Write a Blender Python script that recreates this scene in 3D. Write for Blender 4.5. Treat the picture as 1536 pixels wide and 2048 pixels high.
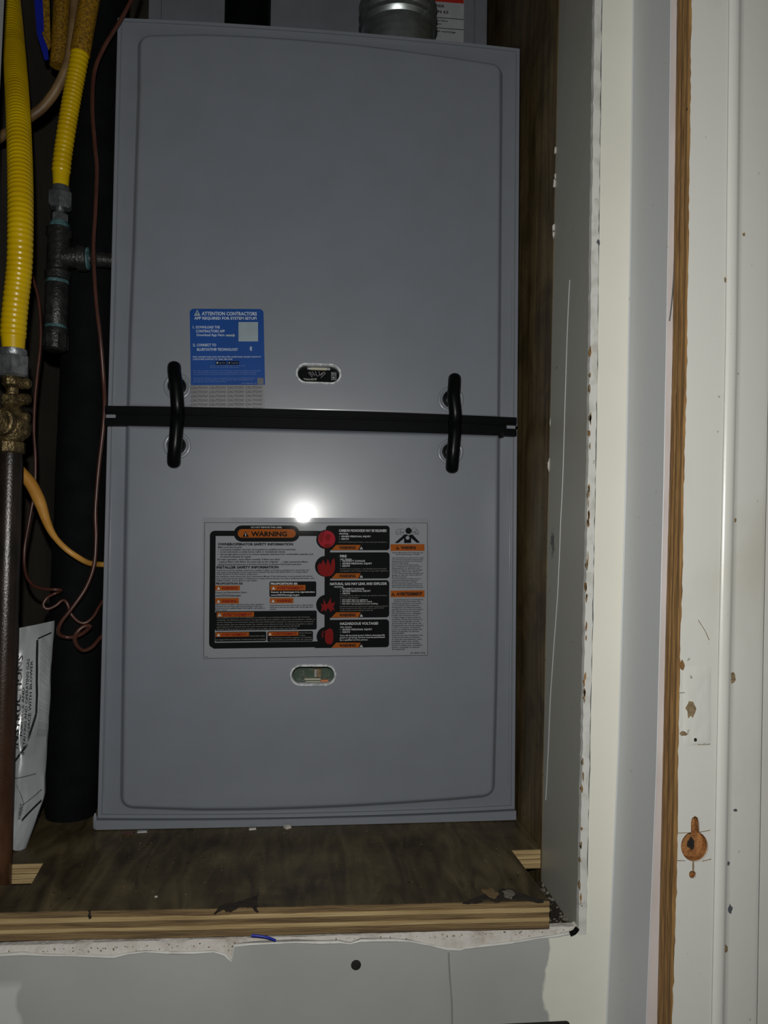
import bpy, bmesh, math, random
from mathutils import Vector, Matrix, Euler, noise as mnoise
from mathutils.geometry import tessellate_polygon
random.seed(7)
for o in list(bpy.data.objects): bpy.data.objects.remove(o)
S = bpy.context.scene; COL = S.collection
# ------------------------------------------------------------------ camera, world, flash, exposure
CAM = Vector((-0.00880842, -0.83509821, 0.30589687)); EUL = Euler((1.60587932, -0.01264101, -0.09871278), 'XYZ'); F = 1538.0
cd = bpy.data.cameras.new('camera'); cd.sensor_fit = 'VERTICAL'; cd.sensor_height = 36.0; cd.lens = F/2048*36.0
cd.clip_start = .01; cd.clip_end = 30
cam = bpy.data.objects.new('camera', cd); COL.objects.link(cam); cam.location = CAM; cam.rotation_euler = EUL; S.camera = cam
W = bpy.data.worlds.new('world'); S.world = W; W.use_nodes = True
W.node_tree.nodes['Background'].inputs[0].default_value = (.75, .85, 1, 1); W.node_tree.nodes['Background'].inputs[1].default_value = .006
ld = bpy.data.lights.new('phone_flash', 'POINT'); ld.energy = 12.0; ld.color = (1.0, .99, .95); ld.shadow_soft_size = .005
lo = bpy.data.objects.new('phone_flash', ld); COL.objects.link(lo); lo.location = (-.0195, -.832, .354)
S.view_settings.view_transform = 'Standard'; S.view_settings.look = 'None'; S.view_settings.exposure = 0.0; S.view_settings.gamma = 1.0
S.view_settings.use_curve_mapping = False
RM = EUL.to_matrix()
def P(px, py, Y):                       # a pixel of the photograph on the plane at depth Y
    d = RM @ Vector(((px-768)/F, -(py-1024)/F, -1.0)); return CAM + d*((Y-CAM.y)/d.y)
def PZ(px, py, Z):
    d = RM @ Vector(((px-768)/F, -(py-1024)/F, -1.0)); return CAM + d*((Z-CAM.z)/d.z)
def interp(tab, z):
    if z <= tab[0][0]: a, b = tab[0], tab[1]
    elif z >= tab[-1][0]: a, b = tab[-2], tab[-1]
    else:
        for a, b in zip(tab, tab[1:]):
            if a[0] <= z <= b[0]: break
    return a[1]+(b[1]-a[1])*(z-a[0])/(b[0]-a[0])
# ------------------------------------------------------------------ materials
def nt(name):
    m = bpy.data.materials.new(name); m.use_nodes = True; t = m.node_tree
    return m, t, t.nodes['Principled BSDF']
def nd(t, typ, **kw):
    n = t.nodes.new(typ)
    for k, v in kw.items():
        if k in n.inputs: n.inputs[k].default_value = v
        else: setattr(n, k, v)
    return n
def c4(c): return (c[0], c[1], c[2], 1)
def ramp(t, fac, stops):
    r = nd(t, 'ShaderNodeValToRGB'); e = r.color_ramp.elements
    while len(e) < len(stops): e.new(.5)
    for el, (p, c) in zip(e, stops): el.position = p; el.color = c4(c)
    t.links.new(fac, r.inputs[0]); return r.outputs[0]
def coords(t, sc=(1,1,1), loc=(0,0,0)):
    g = nd(t, 'ShaderNodeNewGeometry'); m = nd(t, 'ShaderNodeMapping'); m.inputs['Scale'].default_value = sc; m.inputs['Location'].default_value = loc
    t.links.new(g.outputs['Position'], m.inputs[0]); return m.outputs[0]
def mixc(t, fac, a, b):
    m = nd(t, 'ShaderNodeMix', data_type='RGBA')
    if isinstance(fac, (int, float)): m.inputs[0].default_value = fac
    else: t.links.new(fac, m.inputs[0])
    for s, v in ((6, a), (7, b)):
        if isinstance(v, tuple): m.inputs[s].default_value = c4(v)
        else: t.links.new(v, m.inputs[s])
    return m.outputs[2]
def mat(name, col, rough=.5, metal=0, col2=None, scale=60, lo=.35, hi=.65, sc=(1,1,1), bump=0, bscale=None, coat=0, coatr=.1, spec=.5, detail=4):
    m, t, b = nt(name)
    b.inputs['Roughness'].default_value = rough; b.inputs['Metallic'].default_value = metal
    b.inputs['Coat Weight'].default_value = coat; b.inputs['Coat Roughness'].default_value = coatr; b.inputs['Specular IOR Level'].default_value = spec
    col2 = col2 or tuple(c*.86 for c in col)
    v = coords(t, sc); n = nd(t, 'ShaderNodeTexNoise', Scale=scale, Detail=detail); t.links.new(v, n.inputs['Vector'])
    t.links.new(ramp(t, n.outputs[0], [(lo, col2), (hi, col)]), b.inputs['Base Color'])
    if bump:
        n2 = nd(t, 'ShaderNodeTexNoise', Scale=bscale or scale*3, Detail=3); t.links.new(v, n2.inputs['Vector'])
        bp = nd(t, 'ShaderNodeBump', Strength=bump, Distance=.002); t.links.new(n2.outputs[0], bp.inputs['Height']); t.links.new(bp.outputs[0], b.inputs['Normal'])
    return m
MT = {}
MT['panel'] = mat('furnace_enamel', (.203, .221, .254), .40, col2=(.193, .210, .241), scale=25, coat=.26, coatr=.17)
MT['coil'] = mat('coil_enamel', (.20, .215, .245), .45, scale=25)
MT['cabinet'] = mat('galvanised_cabinet', (.22, .24, .27), .45, .2, scale=30)
MT['black'] = mat('black_plastic', (.0030, .0034, .0038), .32, scale=90, spec=.16)
MT['rubber'] = mat('black_rubber', (.0030, .0035, .0040), .5, scale=90, spec=.05)
MT['foam'] = mat('black_foam', (.0042, .0048, .0058), .85, col2=(.0022, .0026, .003), scale=40, bump=.3, bscale=300, spec=.12)
MT['yellow'] = mat('yellow_jacket', (.62, .415, .002), .30, col2=(.54, .345, .002), scale=30)
MT['sleeve'] = mat('mesh_sleeve', (.36, .19, .006), .6, col2=(.12, .06, .004), scale=420, bump=.5, bscale=500)
MT['zinc'] = mat('zinc', (.30, .32, .33), .38, .75, col2=(.16, .17, .18), scale=160, bump=.25, bscale=600)
MT['brass'] = mat('tarnished_brass', (.22, .16, .07), .36, .75, col2=(.07, .05, .025), scale=150, bump=.6, bscale=500)
MT['iron'] = mat('black_iron', (.045, .045, .045), .34, .45, col2=(.02, .02, .02), scale=120, bump=.4, bscale=500)
def rust_pipe():
    m, t, b = nt('rusty_pipe'); b.inputs['Roughness'].default_value = .3; b.inputs['Metallic'].default_value = .2
    v = coords(t, (1, 1, .6)); n = nd(t, 'ShaderNodeTexNoise', Scale=60, Detail=5); t.links.new(v, n.inputs['Vector'])
    g = nd(t, 'ShaderNodeSeparateXYZ'); t.links.new(coords(t), g.inputs[0])
    a = nd(t, 'ShaderNodeMath', operation='MULTIPLY_ADD'); t.links.new(n.outputs[0], a.inputs[0]); a.inputs[1].default_value = .22; t.links.new(g.outputs[2], a.inputs[2])
    k = nd(t, 'ShaderNodeMapRange'); t.links.new(a.outputs[0], k.inputs[0]); k.inputs[1].default_value = .34; k.inputs[2].default_value = .12
    bl = ramp(t, n.outputs[0], [(.3, (.010, .008, .007)), (.7, (.030, .020, .015))]); ru = ramp(t, n.outputs[0], [(.3, (.040, .018, .010)), (.7, (.13, .058, .028))])
    t.links.new(mixc(t, k.outputs[0], bl, ru), b.inputs['Base Color'])
    n2 = nd(t, 'ShaderNodeTexNoise', Scale=900, Detail=2); t.links.new(v, n2.inputs['Vector']); bp = nd(t, 'ShaderNodeBump', Strength=.22, Distance=.001); t.links.new(n2.outputs[0], bp.inputs['Height']); t.links.new(bp.outputs[0], b.inputs['Normal']); return m
MT['rust'] = rust_pipe()
MT['teal'] = mat('pipe_sealant', (.09, .19, .20), .5, col2=(.03, .07, .075), scale=180, bump=.4)
MT['wire'] = mat('brown_wire', (.085, .030, .020), .34, col2=(.055, .020, .014), scale=50)
MT['cable'] = mat('orange_cable', (.62, .33, .07), .42, col2=(.48, .22, .035), scale=35)
MT['tan'] = mat('tan_tube', (.24, .15, .065), .5, col2=(.13, .075, .03), scale=40)
MT['blue'] = mat('blue_plastic', (.010, .022, .34), .4, scale=40)
MT['steel'] = mat('duct_steel', (.50, .54, .54), .36, .9, col2=(.36, .40, .40), scale=60, sc=(1,1,3))
MT['drywall_white'] = mat('broken_plaster', (.60, .57, .53), .9, col2=(.47, .42, .36), scale=70, lo=.28, hi=.5, bump=.8, bscale=220)
MT['chip_wood'] = mat('bare_wood', (.36, .20, .065), .75, col2=(.13, .060, .018), scale=70, lo=.3, hi=.6, sc=(9,9,.35), bump=.25, bscale=90)
MT['mortise'] = mat('cut_wood', (.42, .19, .06), .65, col2=(.20, .075, .02), scale=160, bump=.6)
MT['chip_dull'] = mat('dull_wood', (.30, .22, .12), .8, col2=(.16, .11, .06), scale=300)
MT['stain_shade'] = mat('dark_stain_shade', (.032, .022, .013), .9, col2=(.014, .010, .007), scale=160)  # shade of holes and gaps painted as dark colour, also the drip stain
MT['grit'] = mat('grey_grit', (.20, .185, .15), .9, col2=(.10, .09, .07), scale=300)
MT['crack'] = mat('grey_crack', (.29, .295, .285), .8)
MT['dark'] = mat('dark_grime_shade', (.018, .015, .012), .9, col2=(.008, .007, .006), scale=200)
MT['pink'] = mat('pinkish_paint', (.66, .60, .59), .5, col2=(.58, .52, .50), scale=60, sc=(1,1,.3))
MT['paper'] = mat('manual_paper', (.42, .44, .46), .3, col2=(.27, .285, .30), scale=14, coat=.5, coatr=.12)
MT['ink'] = mat('black_ink', (.012, .012, .013), .4)
MT['greyink'] = mat('grey_ink', (.10, .11, .12), .4)
MT['film'] = mat('label_film', (.262, .276, .298), .45, col2=(.252, .266, .287), scale=20, coat=.6, coatr=.035, spec=.15)
MT['film_edge'] = mat('clear_film_edge', (.235, .25, .28), .4, coat=.6, coatr=.04, spec=.2)
def ink(n, c): MT[n] = mat(n, c, .6, coat=.6, coatr=.035, spec=.06)
ink('p_black', (.0040, .0045, .005)); ink('p_orange', (.36, .090, .010)); ink('p_red', (.22, .010, .010)); ink('p_pink', (.36, .014, .03)); ink('p_white', (.56, .58, .59)); ink('p_dim', (.18, .18, .17)); ink('p_text', (.010, .011, .013))
MT['sticker_blue'] = mat('sticker_blue', (.0040, .062, .29), .5, scale=30, spec=.2)
MT['sticker_text'] = mat('sticker_text', (.50, .57, .68), .45); MT['sticker_pale'] = mat('sticker_pale', (.30, .37, .42), .45); MT['sticker_faint'] = mat('sticker_faint', (.12, .21, .46), .45)
MT['caution_film'] = mat('caution_film', (.222, .222, .235), .4); MT['caution_ink'] = mat('caution_ink', (.026, .028, .034), .5)
MT['red'] = mat('red_band', (.45, .03, .02), .4); MT['white_label'] = mat('white_label', (.42, .43, .45), .4)
MT['rim'] = mat('clear_plastic_rim', (.80, .83, .84), .22, col2=(.40, .43, .44), scale=260, coat=.8, coatr=.05)
MT['chrome'] = mat('bright_metal', (.75, .75, .70), .2, .9, col2=(.35, .35, .32), scale=300)
MT['cream'] = mat('cream_plastic', (.62, .60, .45), .4); MT['pcb'] = mat('circuit_board', (.030, .075, .030), .4, col2=(.015, .04, .018), scale=300)
MT['mark'] = mat('raised_mark', (.35, .36, .36), .4); MT['copper'] = mat('copper_part', (.40, .13, .04), .4, .4)
MT['ply_light'] = mat('ply_light', (.50, .37, .18), .75, col2=(.34, .23, .10), scale=40, sc=(.35,1,8), bump=.4, bscale=90)
MT['ply_dark'] = mat('ply_dark', (.235, .155, .068), .8, col2=(.12, .075, .032), scale=46, sc=(.4,1,8), bump=.6, bscale=120)
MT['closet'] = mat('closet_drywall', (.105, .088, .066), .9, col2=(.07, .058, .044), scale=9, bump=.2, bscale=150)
MT['hall'] = mat('hall_paint', (.72, .71, .66), .5, scale=6)
def glass():
    m, t, b = nt('clear_pane'); t.nodes.remove(b); out = t.nodes['Material Output']
    tr = nd(t, 'ShaderNodeBsdfTransparent'); gl = nd(t, 'ShaderNodeBsdfGlossy', Roughness=.06); fr = nd(t, 'ShaderNodeFresnel', IOR=1.45); mx = nd(t, 'ShaderNodeMixShader')
    t.links.new(fr.outputs[0], mx.inputs[0]); t.links.new(tr.outputs[0], mx.inputs[1]); t.links.new(gl.outputs[0], mx.inputs[2]); t.links.new(mx.outputs[0], out.inputs[0]); return m
MT['glass'] = glass()
def ply_face(name, a, b_, c, sc, gscale, rough=.55):     # stained plywood: long grain plus blotchy stains
    m, t, b = nt(name); b.inputs['Roughness'].default_value = rough; b.inputs['Specular IOR Level'].default_value = .3
    v = coords(t, sc); n = nd(t, 'ShaderNodeTexNoise', Scale=gscale, Detail=6, Distortion=1.6); t.links.new(v, n.inputs['Vector'])
    g = ramp(t, n.outputs[0], [(.3, a), (.5, b_), (.72, c)])
    v2 = coords(t); n2 = nd(t, 'ShaderNodeTexNoise', Scale=11, Detail=3, Distortion=1.2); t.links.new(v2, n2.inputs['Vector'])
    s = ramp(t, n2.outputs[0], [(.30, (.45, .43, .42)), (.62, (1, 1, 1))])
    mu = nd(t, 'ShaderNodeMix', data_type='RGBA', blend_type='MULTIPLY'); mu.inputs[0].default_value = 1
    t.links.new(g, mu.inputs[6]); t.links.new(s, mu.inputs[7])
    n3 = nd(t, 'ShaderNodeTexNoise', Scale=170, Detail=2); t.links.new(v2, n3.inputs['Vector'])
    sp = ramp(t, n3.outputs[0], [(.26, (.25, .22, .2)), (.33, (1, 1, 1))])
    mu2 = nd(t, 'ShaderNodeMix', data_type='RGBA', blend_type='MULTIPLY'); mu2.inputs[0].default_value = 1
    t.links.new(mu.outputs[2], mu2.inputs[6]); t.links.new(sp, mu2.inputs[7]); t.links.new(mu2.outputs[2], b.inputs['Base Color'])
    bp = nd(t, 'ShaderNodeBump', Strength=.35, Distance=.001); t.links.new(n.outputs[0], bp.inputs['Height']); t.links.new(bp.outputs[0], b.inputs['Normal']); return m
MT['ply_top'] = ply_face('plywood_face', (.048, .034, .016), (.094, .072, .034), (.150, .116, .058), (12, 2.2, 3), 4)
MT['ply_wall'] = ply_face('plywood_wall', (.080, .052, .020), (.15, .105, .045), (.205, .150, .068), (6, 6, .5), 8)
def painted(name, base, base2, dirt, spots=(), spot_col=(.05, .05, .045), rough=.45, dl=.3, dh=.5, dscale=7, dsc=(1,1,1), specks=True):
    # old paint: broad tone drift, faint dirt, dark specks, and stains at fixed places (x, y, z, radius, z stretch)
    m, t, b = nt(name); b.inputs['Roughness'].default_value = rough
    v = coords(t, dsc); n = nd(t, 'ShaderNodeTexNoise', Scale=dscale, Detail=5, Distortion=.4); t.links.new(v, n.inputs['Vector'])
    c = ramp(t, n.outputs[0], [(dl, base2), (dh, base)])
    v2 = coords(t)
    if specks:
        n2 = nd(t, 'ShaderNodeTexNoise', Scale=120, Detail=2); t.links.new(v2, n2.inputs['Vector'])
        c = mixc(t, ramp(t, n2.outputs[0], [(.22, (1, 1, 1)), (.27, (0, 0, 0))]), c, dirt)
    for (x, y, z, r, k) in spots:
        mp = coords(t, (1/r, 1/r, 1/(r*k)), (-x/r, -y/r, -z/(r*k)))
        ln = nd(t, 'ShaderNodeVectorMath', operation='LENGTH'); t.links.new(mp, ln.inputs[0])
        n4 = nd(t, 'ShaderNodeTexNoise', Scale=230, Detail=4); t.links.new(v2, n4.inputs['Vector'])
        ad = nd(t, 'ShaderNodeMath', operation='MULTIPLY_ADD'); t.links.new(n4.outputs[0], ad.inputs[0]); ad.inputs[1].default_value = 1.1; t.links.new(ln.outputs['Value'], ad.inputs[2])
        c = mixc(t, ramp(t, ad.outputs[0], [(.70, (.88, .88, .88)), (1.45, (0, 0, 0))]), c, spot_col)
    t.links.new(c, b.inputs['Base Color'])
    n5 = nd(t, 'ShaderNodeTexNoise', Scale=40, Detail=3); t.links.new(v2, n5.inputs['Vector'])
    bp = nd(t, 'ShaderNodeBump', Strength=.12, Distance=.002); t.links.new(n5.outputs[0], bp.inputs['Height']); t.links.new(bp.outputs[0], b.inputs['Normal'])
    return m
sp = P(1108, 1085, -.094)
MT['jamb'] = painted('jamb_paint', (.37, .366, .315), (.27, .265, .225), (.2, .19, .16), [(sp.x, sp.y, sp.z, .017, 1.9)], dsc=(1,1,.25))
MT['jamb_white'] = painted('door_jamb_paint', (.60, .62, .635), (.55, .57, .585), (.45, .44, .4), dsc=(1,1,.2))
MT['strip'] = painted('torn_strip', (.66, .66, .62), (.50, .49, .44), (.3, .26, .2), dscale=60)
MT['casing'] = painted('casing_paint', (.73, .73, .68), (.63, .61, .53), (.35, .3, .22), rough=.3, dl=.28, dh=.46, dscale=9, dsc=(1,1,.5))
def wall_paint():                                       # grey skim on the left, white paint lapped over it on the right with a ragged edge
    m, t, b = nt('front_wall_paint'); b.inputs['Roughness'].default_value = .6
    v = coords(t); sx = nd(t, 'ShaderNodeSeparateXYZ'); t.links.new(v, sx.inputs[0])
    n = nd(t, 'ShaderNodeTexNoise', Scale=28, Detail=3); t.links.new(v, n.inputs['Vector'])
    a = nd(t, 'ShaderNodeMath', operation='MULTIPLY_ADD'); t.links.new(n.outputs[0], a.inputs[0]); a.inputs[1].default_value = .022; t.links.new(sx.outputs[0], a.inputs[2])
    k = nd(t, 'ShaderNodeMapRange'); t.links.new(a.outputs[0], k.inputs[0]); k.inputs[1].default_value = .2085; k.inputs[2].default_value = .2105
    n2 = nd(t, 'ShaderNodeTexNoise', Scale=6, Detail=4); t.links.new(v, n2.inputs['Vector'])
    grey = ramp(t, n2.outputs[0], [(.3, (.37, .38, .365)), (.6, (.43, .44, .425))]); wh = ramp(t, n2.outputs[0], [(.3, (.74, .73, .64)), (.6, (.80, .79, .69))])
    c = mixc(t, k.outputs[0], grey, wh)
    k2 = nd(t, 'ShaderNodeMapRange'); t.links.new(a.outputs[0], k2.inputs[0]); k2.inputs[1].default_value = -.2195; k2.inputs[2].default_value = -.2225
    sz = nd(t, 'ShaderNodeMapRange'); t.links.new(sx.outputs[2], sz.inputs[0]); sz.inputs[1].default_value = -.048; sz.inputs[2].default_value = -.056
    mm = nd(t, 'ShaderNodeMath', operation='MULTIPLY'); t.links.new(k2.outputs[0], mm.inputs[0]); t.links.new(sz.outputs[0], mm.inputs[1])
    c = mixc(t, mm.outputs[0], c, (.56, .57, .56)); t.links.new(c, b.inputs['Base Color'])  # lit patch at the lower left, painted in as a paler tone
    bp = nd(t, 'ShaderNodeBump', Strength=.15, Distance=.002); t.links.new(n.outputs[0], bp.inputs['Height']); t.links.new(bp.outputs[0], b.inputs['Normal']); return m
MT['front_wall'] = wall_paint()
# ------------------------------------------------------------------ mesh helpers
def link(name, me, m, parent=None):
    o = bpy.data.objects.new(name, me); COL.objects.link(o)
    if m: me.materials.append(MT[m])
    if parent:
        o.parent = parent; L = Vector((0,0,0)); p = parent
        while p: L += p.location; p = p.parent
        o.location = -L
    return o
def mesh(name, vs, fs, m, parent=None, smooth=False, recalc=True, sharp=40):
    me = bpy.data.meshes.new(name); me.from_pydata([tuple(v) for v in vs], [], fs)
    if recalc:
        b = bmesh.new(); b.from_mesh(me); bmesh.ops.remove_doubles(b, verts=b.verts, dist=1e-6); bmesh.ops.recalc_face_normals(b, faces=b.faces); b.to_mesh(me); b.free()
    if smooth:
        me.polygons.foreach_set('use_smooth', [True]*len(me.polygons)); me.set_sharp_from_angle(angle=math.radians(sharp))
    return link(name, me, m, parent)
class MB:                                               # collects shapes that make up one mesh
    def __init__(s): s.v = []; s.f = []
    def add(s, vs, fs): n = len(s.v); s.v += [tuple(v) for v in vs]; s.f += [tuple(i+n for i in f) for f in fs]; return s
    def box(s, x0, x1, y0, y1, z0, z1):
        return s.add([(x0,y0,z0),(x1,y0,z0),(x1,y1,z0),(x0,y1,z0),(x0,y0,z1),(x1,y0,z1),(x1,y1,z1),(x0,y1,z1)], [(0,3,2,1),(4,5,6,7),(0,1,5,4),(1,2,6,5),(2,3,7,6),(3,0,4,7)])
    def prism(s, outer, y0, y1, holes=()):              # outline in (x, z), front at y0, back at y1
        loops = [list(outer)]+[list(h) for h in holes]; flat = [p for l in loops for p in l]; n = len(flat)
        tr = tessellate_polygon([[Vector((p[0], p[1], 0)) for p in l] for l in loops])
        vs = [(p[0], y0, p[1]) for p in flat]+[(p[0], y1, p[1]) for p in flat]; fs = [tuple(t) for t in tr]+[tuple(i+n for i in reversed(t)) for t in tr]
        k = 0
        for l in loops:
            for i in range(len(l)): j = (i+1) % len(l); fs.append((k+i, k+j, k+j+n, k+i+n))
            k += len(l)
        return s.add(vs, fs)
    def loft(s, secs, closed=True, caps=True):
        n = len(secs[0]); vs = [p for c in secs for p in c]; fs = []
        for r in range(len(secs)-1):
            for i in range(n if closed else n-1): j = (i+1) % n; fs.append((r*n+i, r*n+j, (r+1)*n+j, (r+1)*n+i))
        if caps: fs.append(tuple(range(n))); fs.append(tuple((len(secs)-1)*n+i for i in range(n)))
        return s.add(vs, fs)
    def build(s, name, m, parent=None, smooth=False, bevel=0, sharp=40, recalc=True):
        o = mesh(name, s.v, s.f, m, parent, smooth, recalc, sharp)
        if bevel:
            b = o.modifiers.new('bevel', 'BEVEL'); b.width = bevel; b.segments = 2; b.limit_method = 'ANGLE'; b.angle_limit = math.radians(40)
        return o
def frame(d):
    d = d.normalized(); a = Vector((0,0,1)) if abs(d.z) < .9 else Vector((0,1,0)); u = d.cross(a).normalized(); return u, d.cross(u).normalized()
def sweep(mb, pts, radii, seg=12, cap=True):
    u = None; secs = []
    for i, p in enumerate(pts):
        d = (pts[min(i+1, len(pts)-1)]-pts[max(i-1, 0)]).normalized()
        if u is None: u, w = frame(d)
        u = (u-d*u.dot(d)).normalized(); w = d.cross(u)
        r = radii[i] if isinstance(radii, list) else radii
        secs.append([p+(u*math.cos(2*math.pi*k/seg)+w*math.sin(2*math.pi*k/seg))*r for k in range(seg)])
    return mb.loft(secs, True, cap)
def spline(ctrl, step):                                 # Catmull-Rom through the points, resampled evenly
    c = [ctrl[0]*2-ctrl[1]]+list(ctrl)+[ctrl[-1]*2-ctrl[-2]]; out = []
    for i in range(1, len(c)-2):
        p0, p1, p2, p3 = c[i-1:i+3]; n = max(4, int((p2-p1).length/step*3))
        for k in range(n):
            t = k/n; out.append(.5*((2*p1)+(p2-p0)*t+(2*p0-5*p1+4*p2-p3)*t*t+(3*p1-p0-3*p2+p3)*t**3))
    out.append(c[-2]); res = [out[0]]; acc = 0
    for a, b in zip(out, out[1:]):
        acc += (b-a).length
        if acc >= step: res.append(b); acc = 0
    if (res[-1]-out[-1]).length > step*.3: res.append(out[-1])
    return res
def pxline(pts, Y=None):                                # [(px, py, Y)]
    return [P(p[0], p[1], p[2] if len(p) > 2 else Y) for p in pts]
def tube(name, ctrl, r, m, parent=None, seg=12, step=.004): return sweep_obj(name, spline(ctrl, step), r, m, parent, seg)
def sweep_obj(name, pts, r, m, parent=None, seg=12): return sweep(MB(), pts, r, seg).build(name, m, parent, True, sharp=60)
def rev(name, p0, d, prof, m, parent=None, seg=24, smooth=True, rot=0.0):      # profile (t along the axis, radius)
    d = d.normalized(); u, w = frame(d)
    secs = [[p0+d*t+(u*math.cos(2*math.pi*k/seg+rot)+w*math.sin(2*math.pi*k/seg+rot))*r for k in range(seg)] for t, r in prof]
    return MB().loft(secs).build(name, m, parent, smooth, sharp=35)
def tag(o, label, cat=None, group=None, kind=None):
    if label: o['label'] = label
    if cat: o['category'] = cat
    if group: o['group'] = group
    if kind: o['kind'] = kind
    return o
def thing(name, loc, label, cat, group=None):
    o = bpy.data.objects.new(name, None); COL.objects.link(o); o.location = loc; o.empty_display_size = .02; return tag(o, label, cat, group)
def rrect(x0, x1, z0, z1, r, n=5, corners=(1,1,1,1)):   # counter-clockwise from bottom left
    out = []
    for (cx, cz, a0, on) in ((x0, z0, 180, corners[0]), (x1, z0, 270, corners[1]), (x1, z1, 0, corners[2]), (x0, z1, 90, corners[3])):
        if not on or r <= 0: out.append((cx, cz)); continue
        ox = cx+r if cx == x0 else cx-r; oz = cz+r if cz == z0 else cz-r
        for k in range(n+1): a = math.radians(a0+90*k/n); out.append((ox+r*math.cos(a), oz+r*math.sin(a)))
    return out
def circ(x, z, r, n=28): return [(x+r*math.cos(2*math.pi*k/n), z+r*math.sin(2*math.pi*k/n)) for k in range(n)]
def blob(x, z, rx, rz, n=14, j=.25, rng=random): return [(x+rx*math.cos(2*math.pi*k/n)*(1+rng.uniform(-j, j)), z+rz*math.sin(2*math.pi*k/n)*(1+rng.uniform(-j, j))) for k in range(n)]
# lettering: requests are collected, turned into meshes in one go, and each set becomes one mesh
class Print:
    jobs = []
    def __init__(s, y): s.y = y; s.sets = {}; s.polys = []
    def text(s, body, x0, x1, z, h, m, bold=0.0, shear=0.0, fn=None): Print.jobs.append((s, body, x0, x1, z, h, m, bold, shear, fn))
    def poly(s, pts, m, lift=0.0, holes=()):
        k = len(s.polys)*.0000025; s.polys.append((m, MB().prism(pts, s.y-lift-k-.00012, s.y-lift+.00006, holes)))
def run_text():
    objs = []
    cu = bpy.data.curves.new('t', 'FONT'); cu.body = 'H'; cu.resolution_u = 2; oh = bpy.data.objects.new('t', cu); COL.objects.link(oh)
    for j in Print.jobs:
        c = bpy.data.curves.new('t', 'FONT'); c.body = j[1]; c.resolution_u = 1 if j[5] < .0012 else 2; c.offset = j[7]; c.shear = j[8]; c.fill_mode = 'FRONT'
        o = bpy.data.objects.new('t', c); COL.objects.link(o); objs.append(o)
    bpy.context.view_layer.update(); dg = bpy.context.evaluated_depsgraph_get()
    cap = max(v.co.y for v in oh.evaluated_get(dg).to_mesh().vertices)
    for j, o in zip(Print.jobs, objs):
        s, body, x0, x1, z, h, m, bold, shear, fn = j; ev = o.evaluated_get(dg); me = ev.to_mesh()
        if not me.vertices: continue
        xs = [v.co.x for v in me.vertices]; a, b = min(xs), max(xs); k = (x1-x0)/(b-a); kz = h/cap
        vs = [(x0+(v.co.x-a)*k, s.y-.0009, z+v.co.y*kz) for v in me.vertices]
        if fn: vs = [fn(v[0], v[2]) for v in vs]
        s.sets.setdefault((m, 'text'), MB()).add(vs, [tuple(p.vertices) for p in me.polygons]); ev.to_mesh_clear()
    for o in objs+[oh]: c = o.data; bpy.data.objects.remove(o); bpy.data.curves.remove(c)
# ------------------------------------------------------------------ the closet
JF = [(-.0222, .2275), (.386, .2349), (.7901, .2391)]               # opening edge of the front wall, X by height (old framing, slightly out of plumb)
JB = [(-.0015, .2276), (.3474, .2324), (.8665, .2414)]              # back edge of the jamb board
CR = [(-.1029, .2529), (.1256, .2627), (.3428, .2686), (.5653, .2728), (.7931, .2753)]   # corner of front wall and door jamb
CL = [(-.0486, .2645), (.2248, .2708), (.4538, .2768), (.7293, .2806)]                   # left edge of the casing
ZS = [-.42, -.25, -.1, -.02, .06, .13, .24, .35, .46, .57, .68, .8, 1.0, 1.3]
YW = -.185
floor = MB().box(-.42, .2265, -.079, .75, -.019, 0).build('floor', 'ply_top', None); tag(floor, None, kind='structure')
fl_e = MB()
for i in range(4): fl_e.box(-.42, .2262, -.0793-.0004*(i % 2), -.0786, -.0185+i*.0046, -.0185+i*.0046+.0040)
fl_e.build('board_edge', 'ply_light', floor)
def structure(o): o['kind'] = 'structure'; return o
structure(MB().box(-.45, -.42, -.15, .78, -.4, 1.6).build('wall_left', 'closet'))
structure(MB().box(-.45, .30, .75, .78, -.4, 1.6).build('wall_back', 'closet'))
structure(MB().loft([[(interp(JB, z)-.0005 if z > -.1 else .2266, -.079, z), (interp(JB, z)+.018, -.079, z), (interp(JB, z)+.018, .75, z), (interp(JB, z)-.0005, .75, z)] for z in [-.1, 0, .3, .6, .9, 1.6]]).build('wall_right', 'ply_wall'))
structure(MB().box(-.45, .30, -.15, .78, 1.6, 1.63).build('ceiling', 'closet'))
# jamb board: the greyish reveal between plywood and front wall
j = structure(MB().loft([[(interp(JB, z), -.0786, z), (interp(JF, z), YW+.0005, z), (interp(JF, z)+.016, YW+.0005, z), (interp(JB, z)+.016, -.0786, z)] for z in ZS]).build('trim_1', 'jamb'))
fl = MB()
for (a, b, c, d) in ((1111, 300, 4, 7), (1112, 352, 4, 8), (1110, 368, 4, 9), (1108, 455, 3, 7), (1107, 468, 3, 7), (1102, 850, 2, 16), (1098, 930, 2, 12)):   # torn paint flakes on the back edge
    q = P(a, b, -.080); s_ = .49e-3; fl.prism(blob(q.x, q.z, c*s_, d*s_*1.1, 9, .5), -.0802, -.0790)
fl.build('paint_flakes', 'drywall_white', j)
ck = MB()                                                              # hairline crack running down the board
prev = None
cpts = [(1140, 560), (1136, 640), (1132, 760), (1129, 860), (1126, 960), (1122, 1040), (1119, 1120), (1115, 1200), (1109, 1280), (1105, 1340), (1101, 1400), (1097, 1500), (1092, 1600)]
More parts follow.
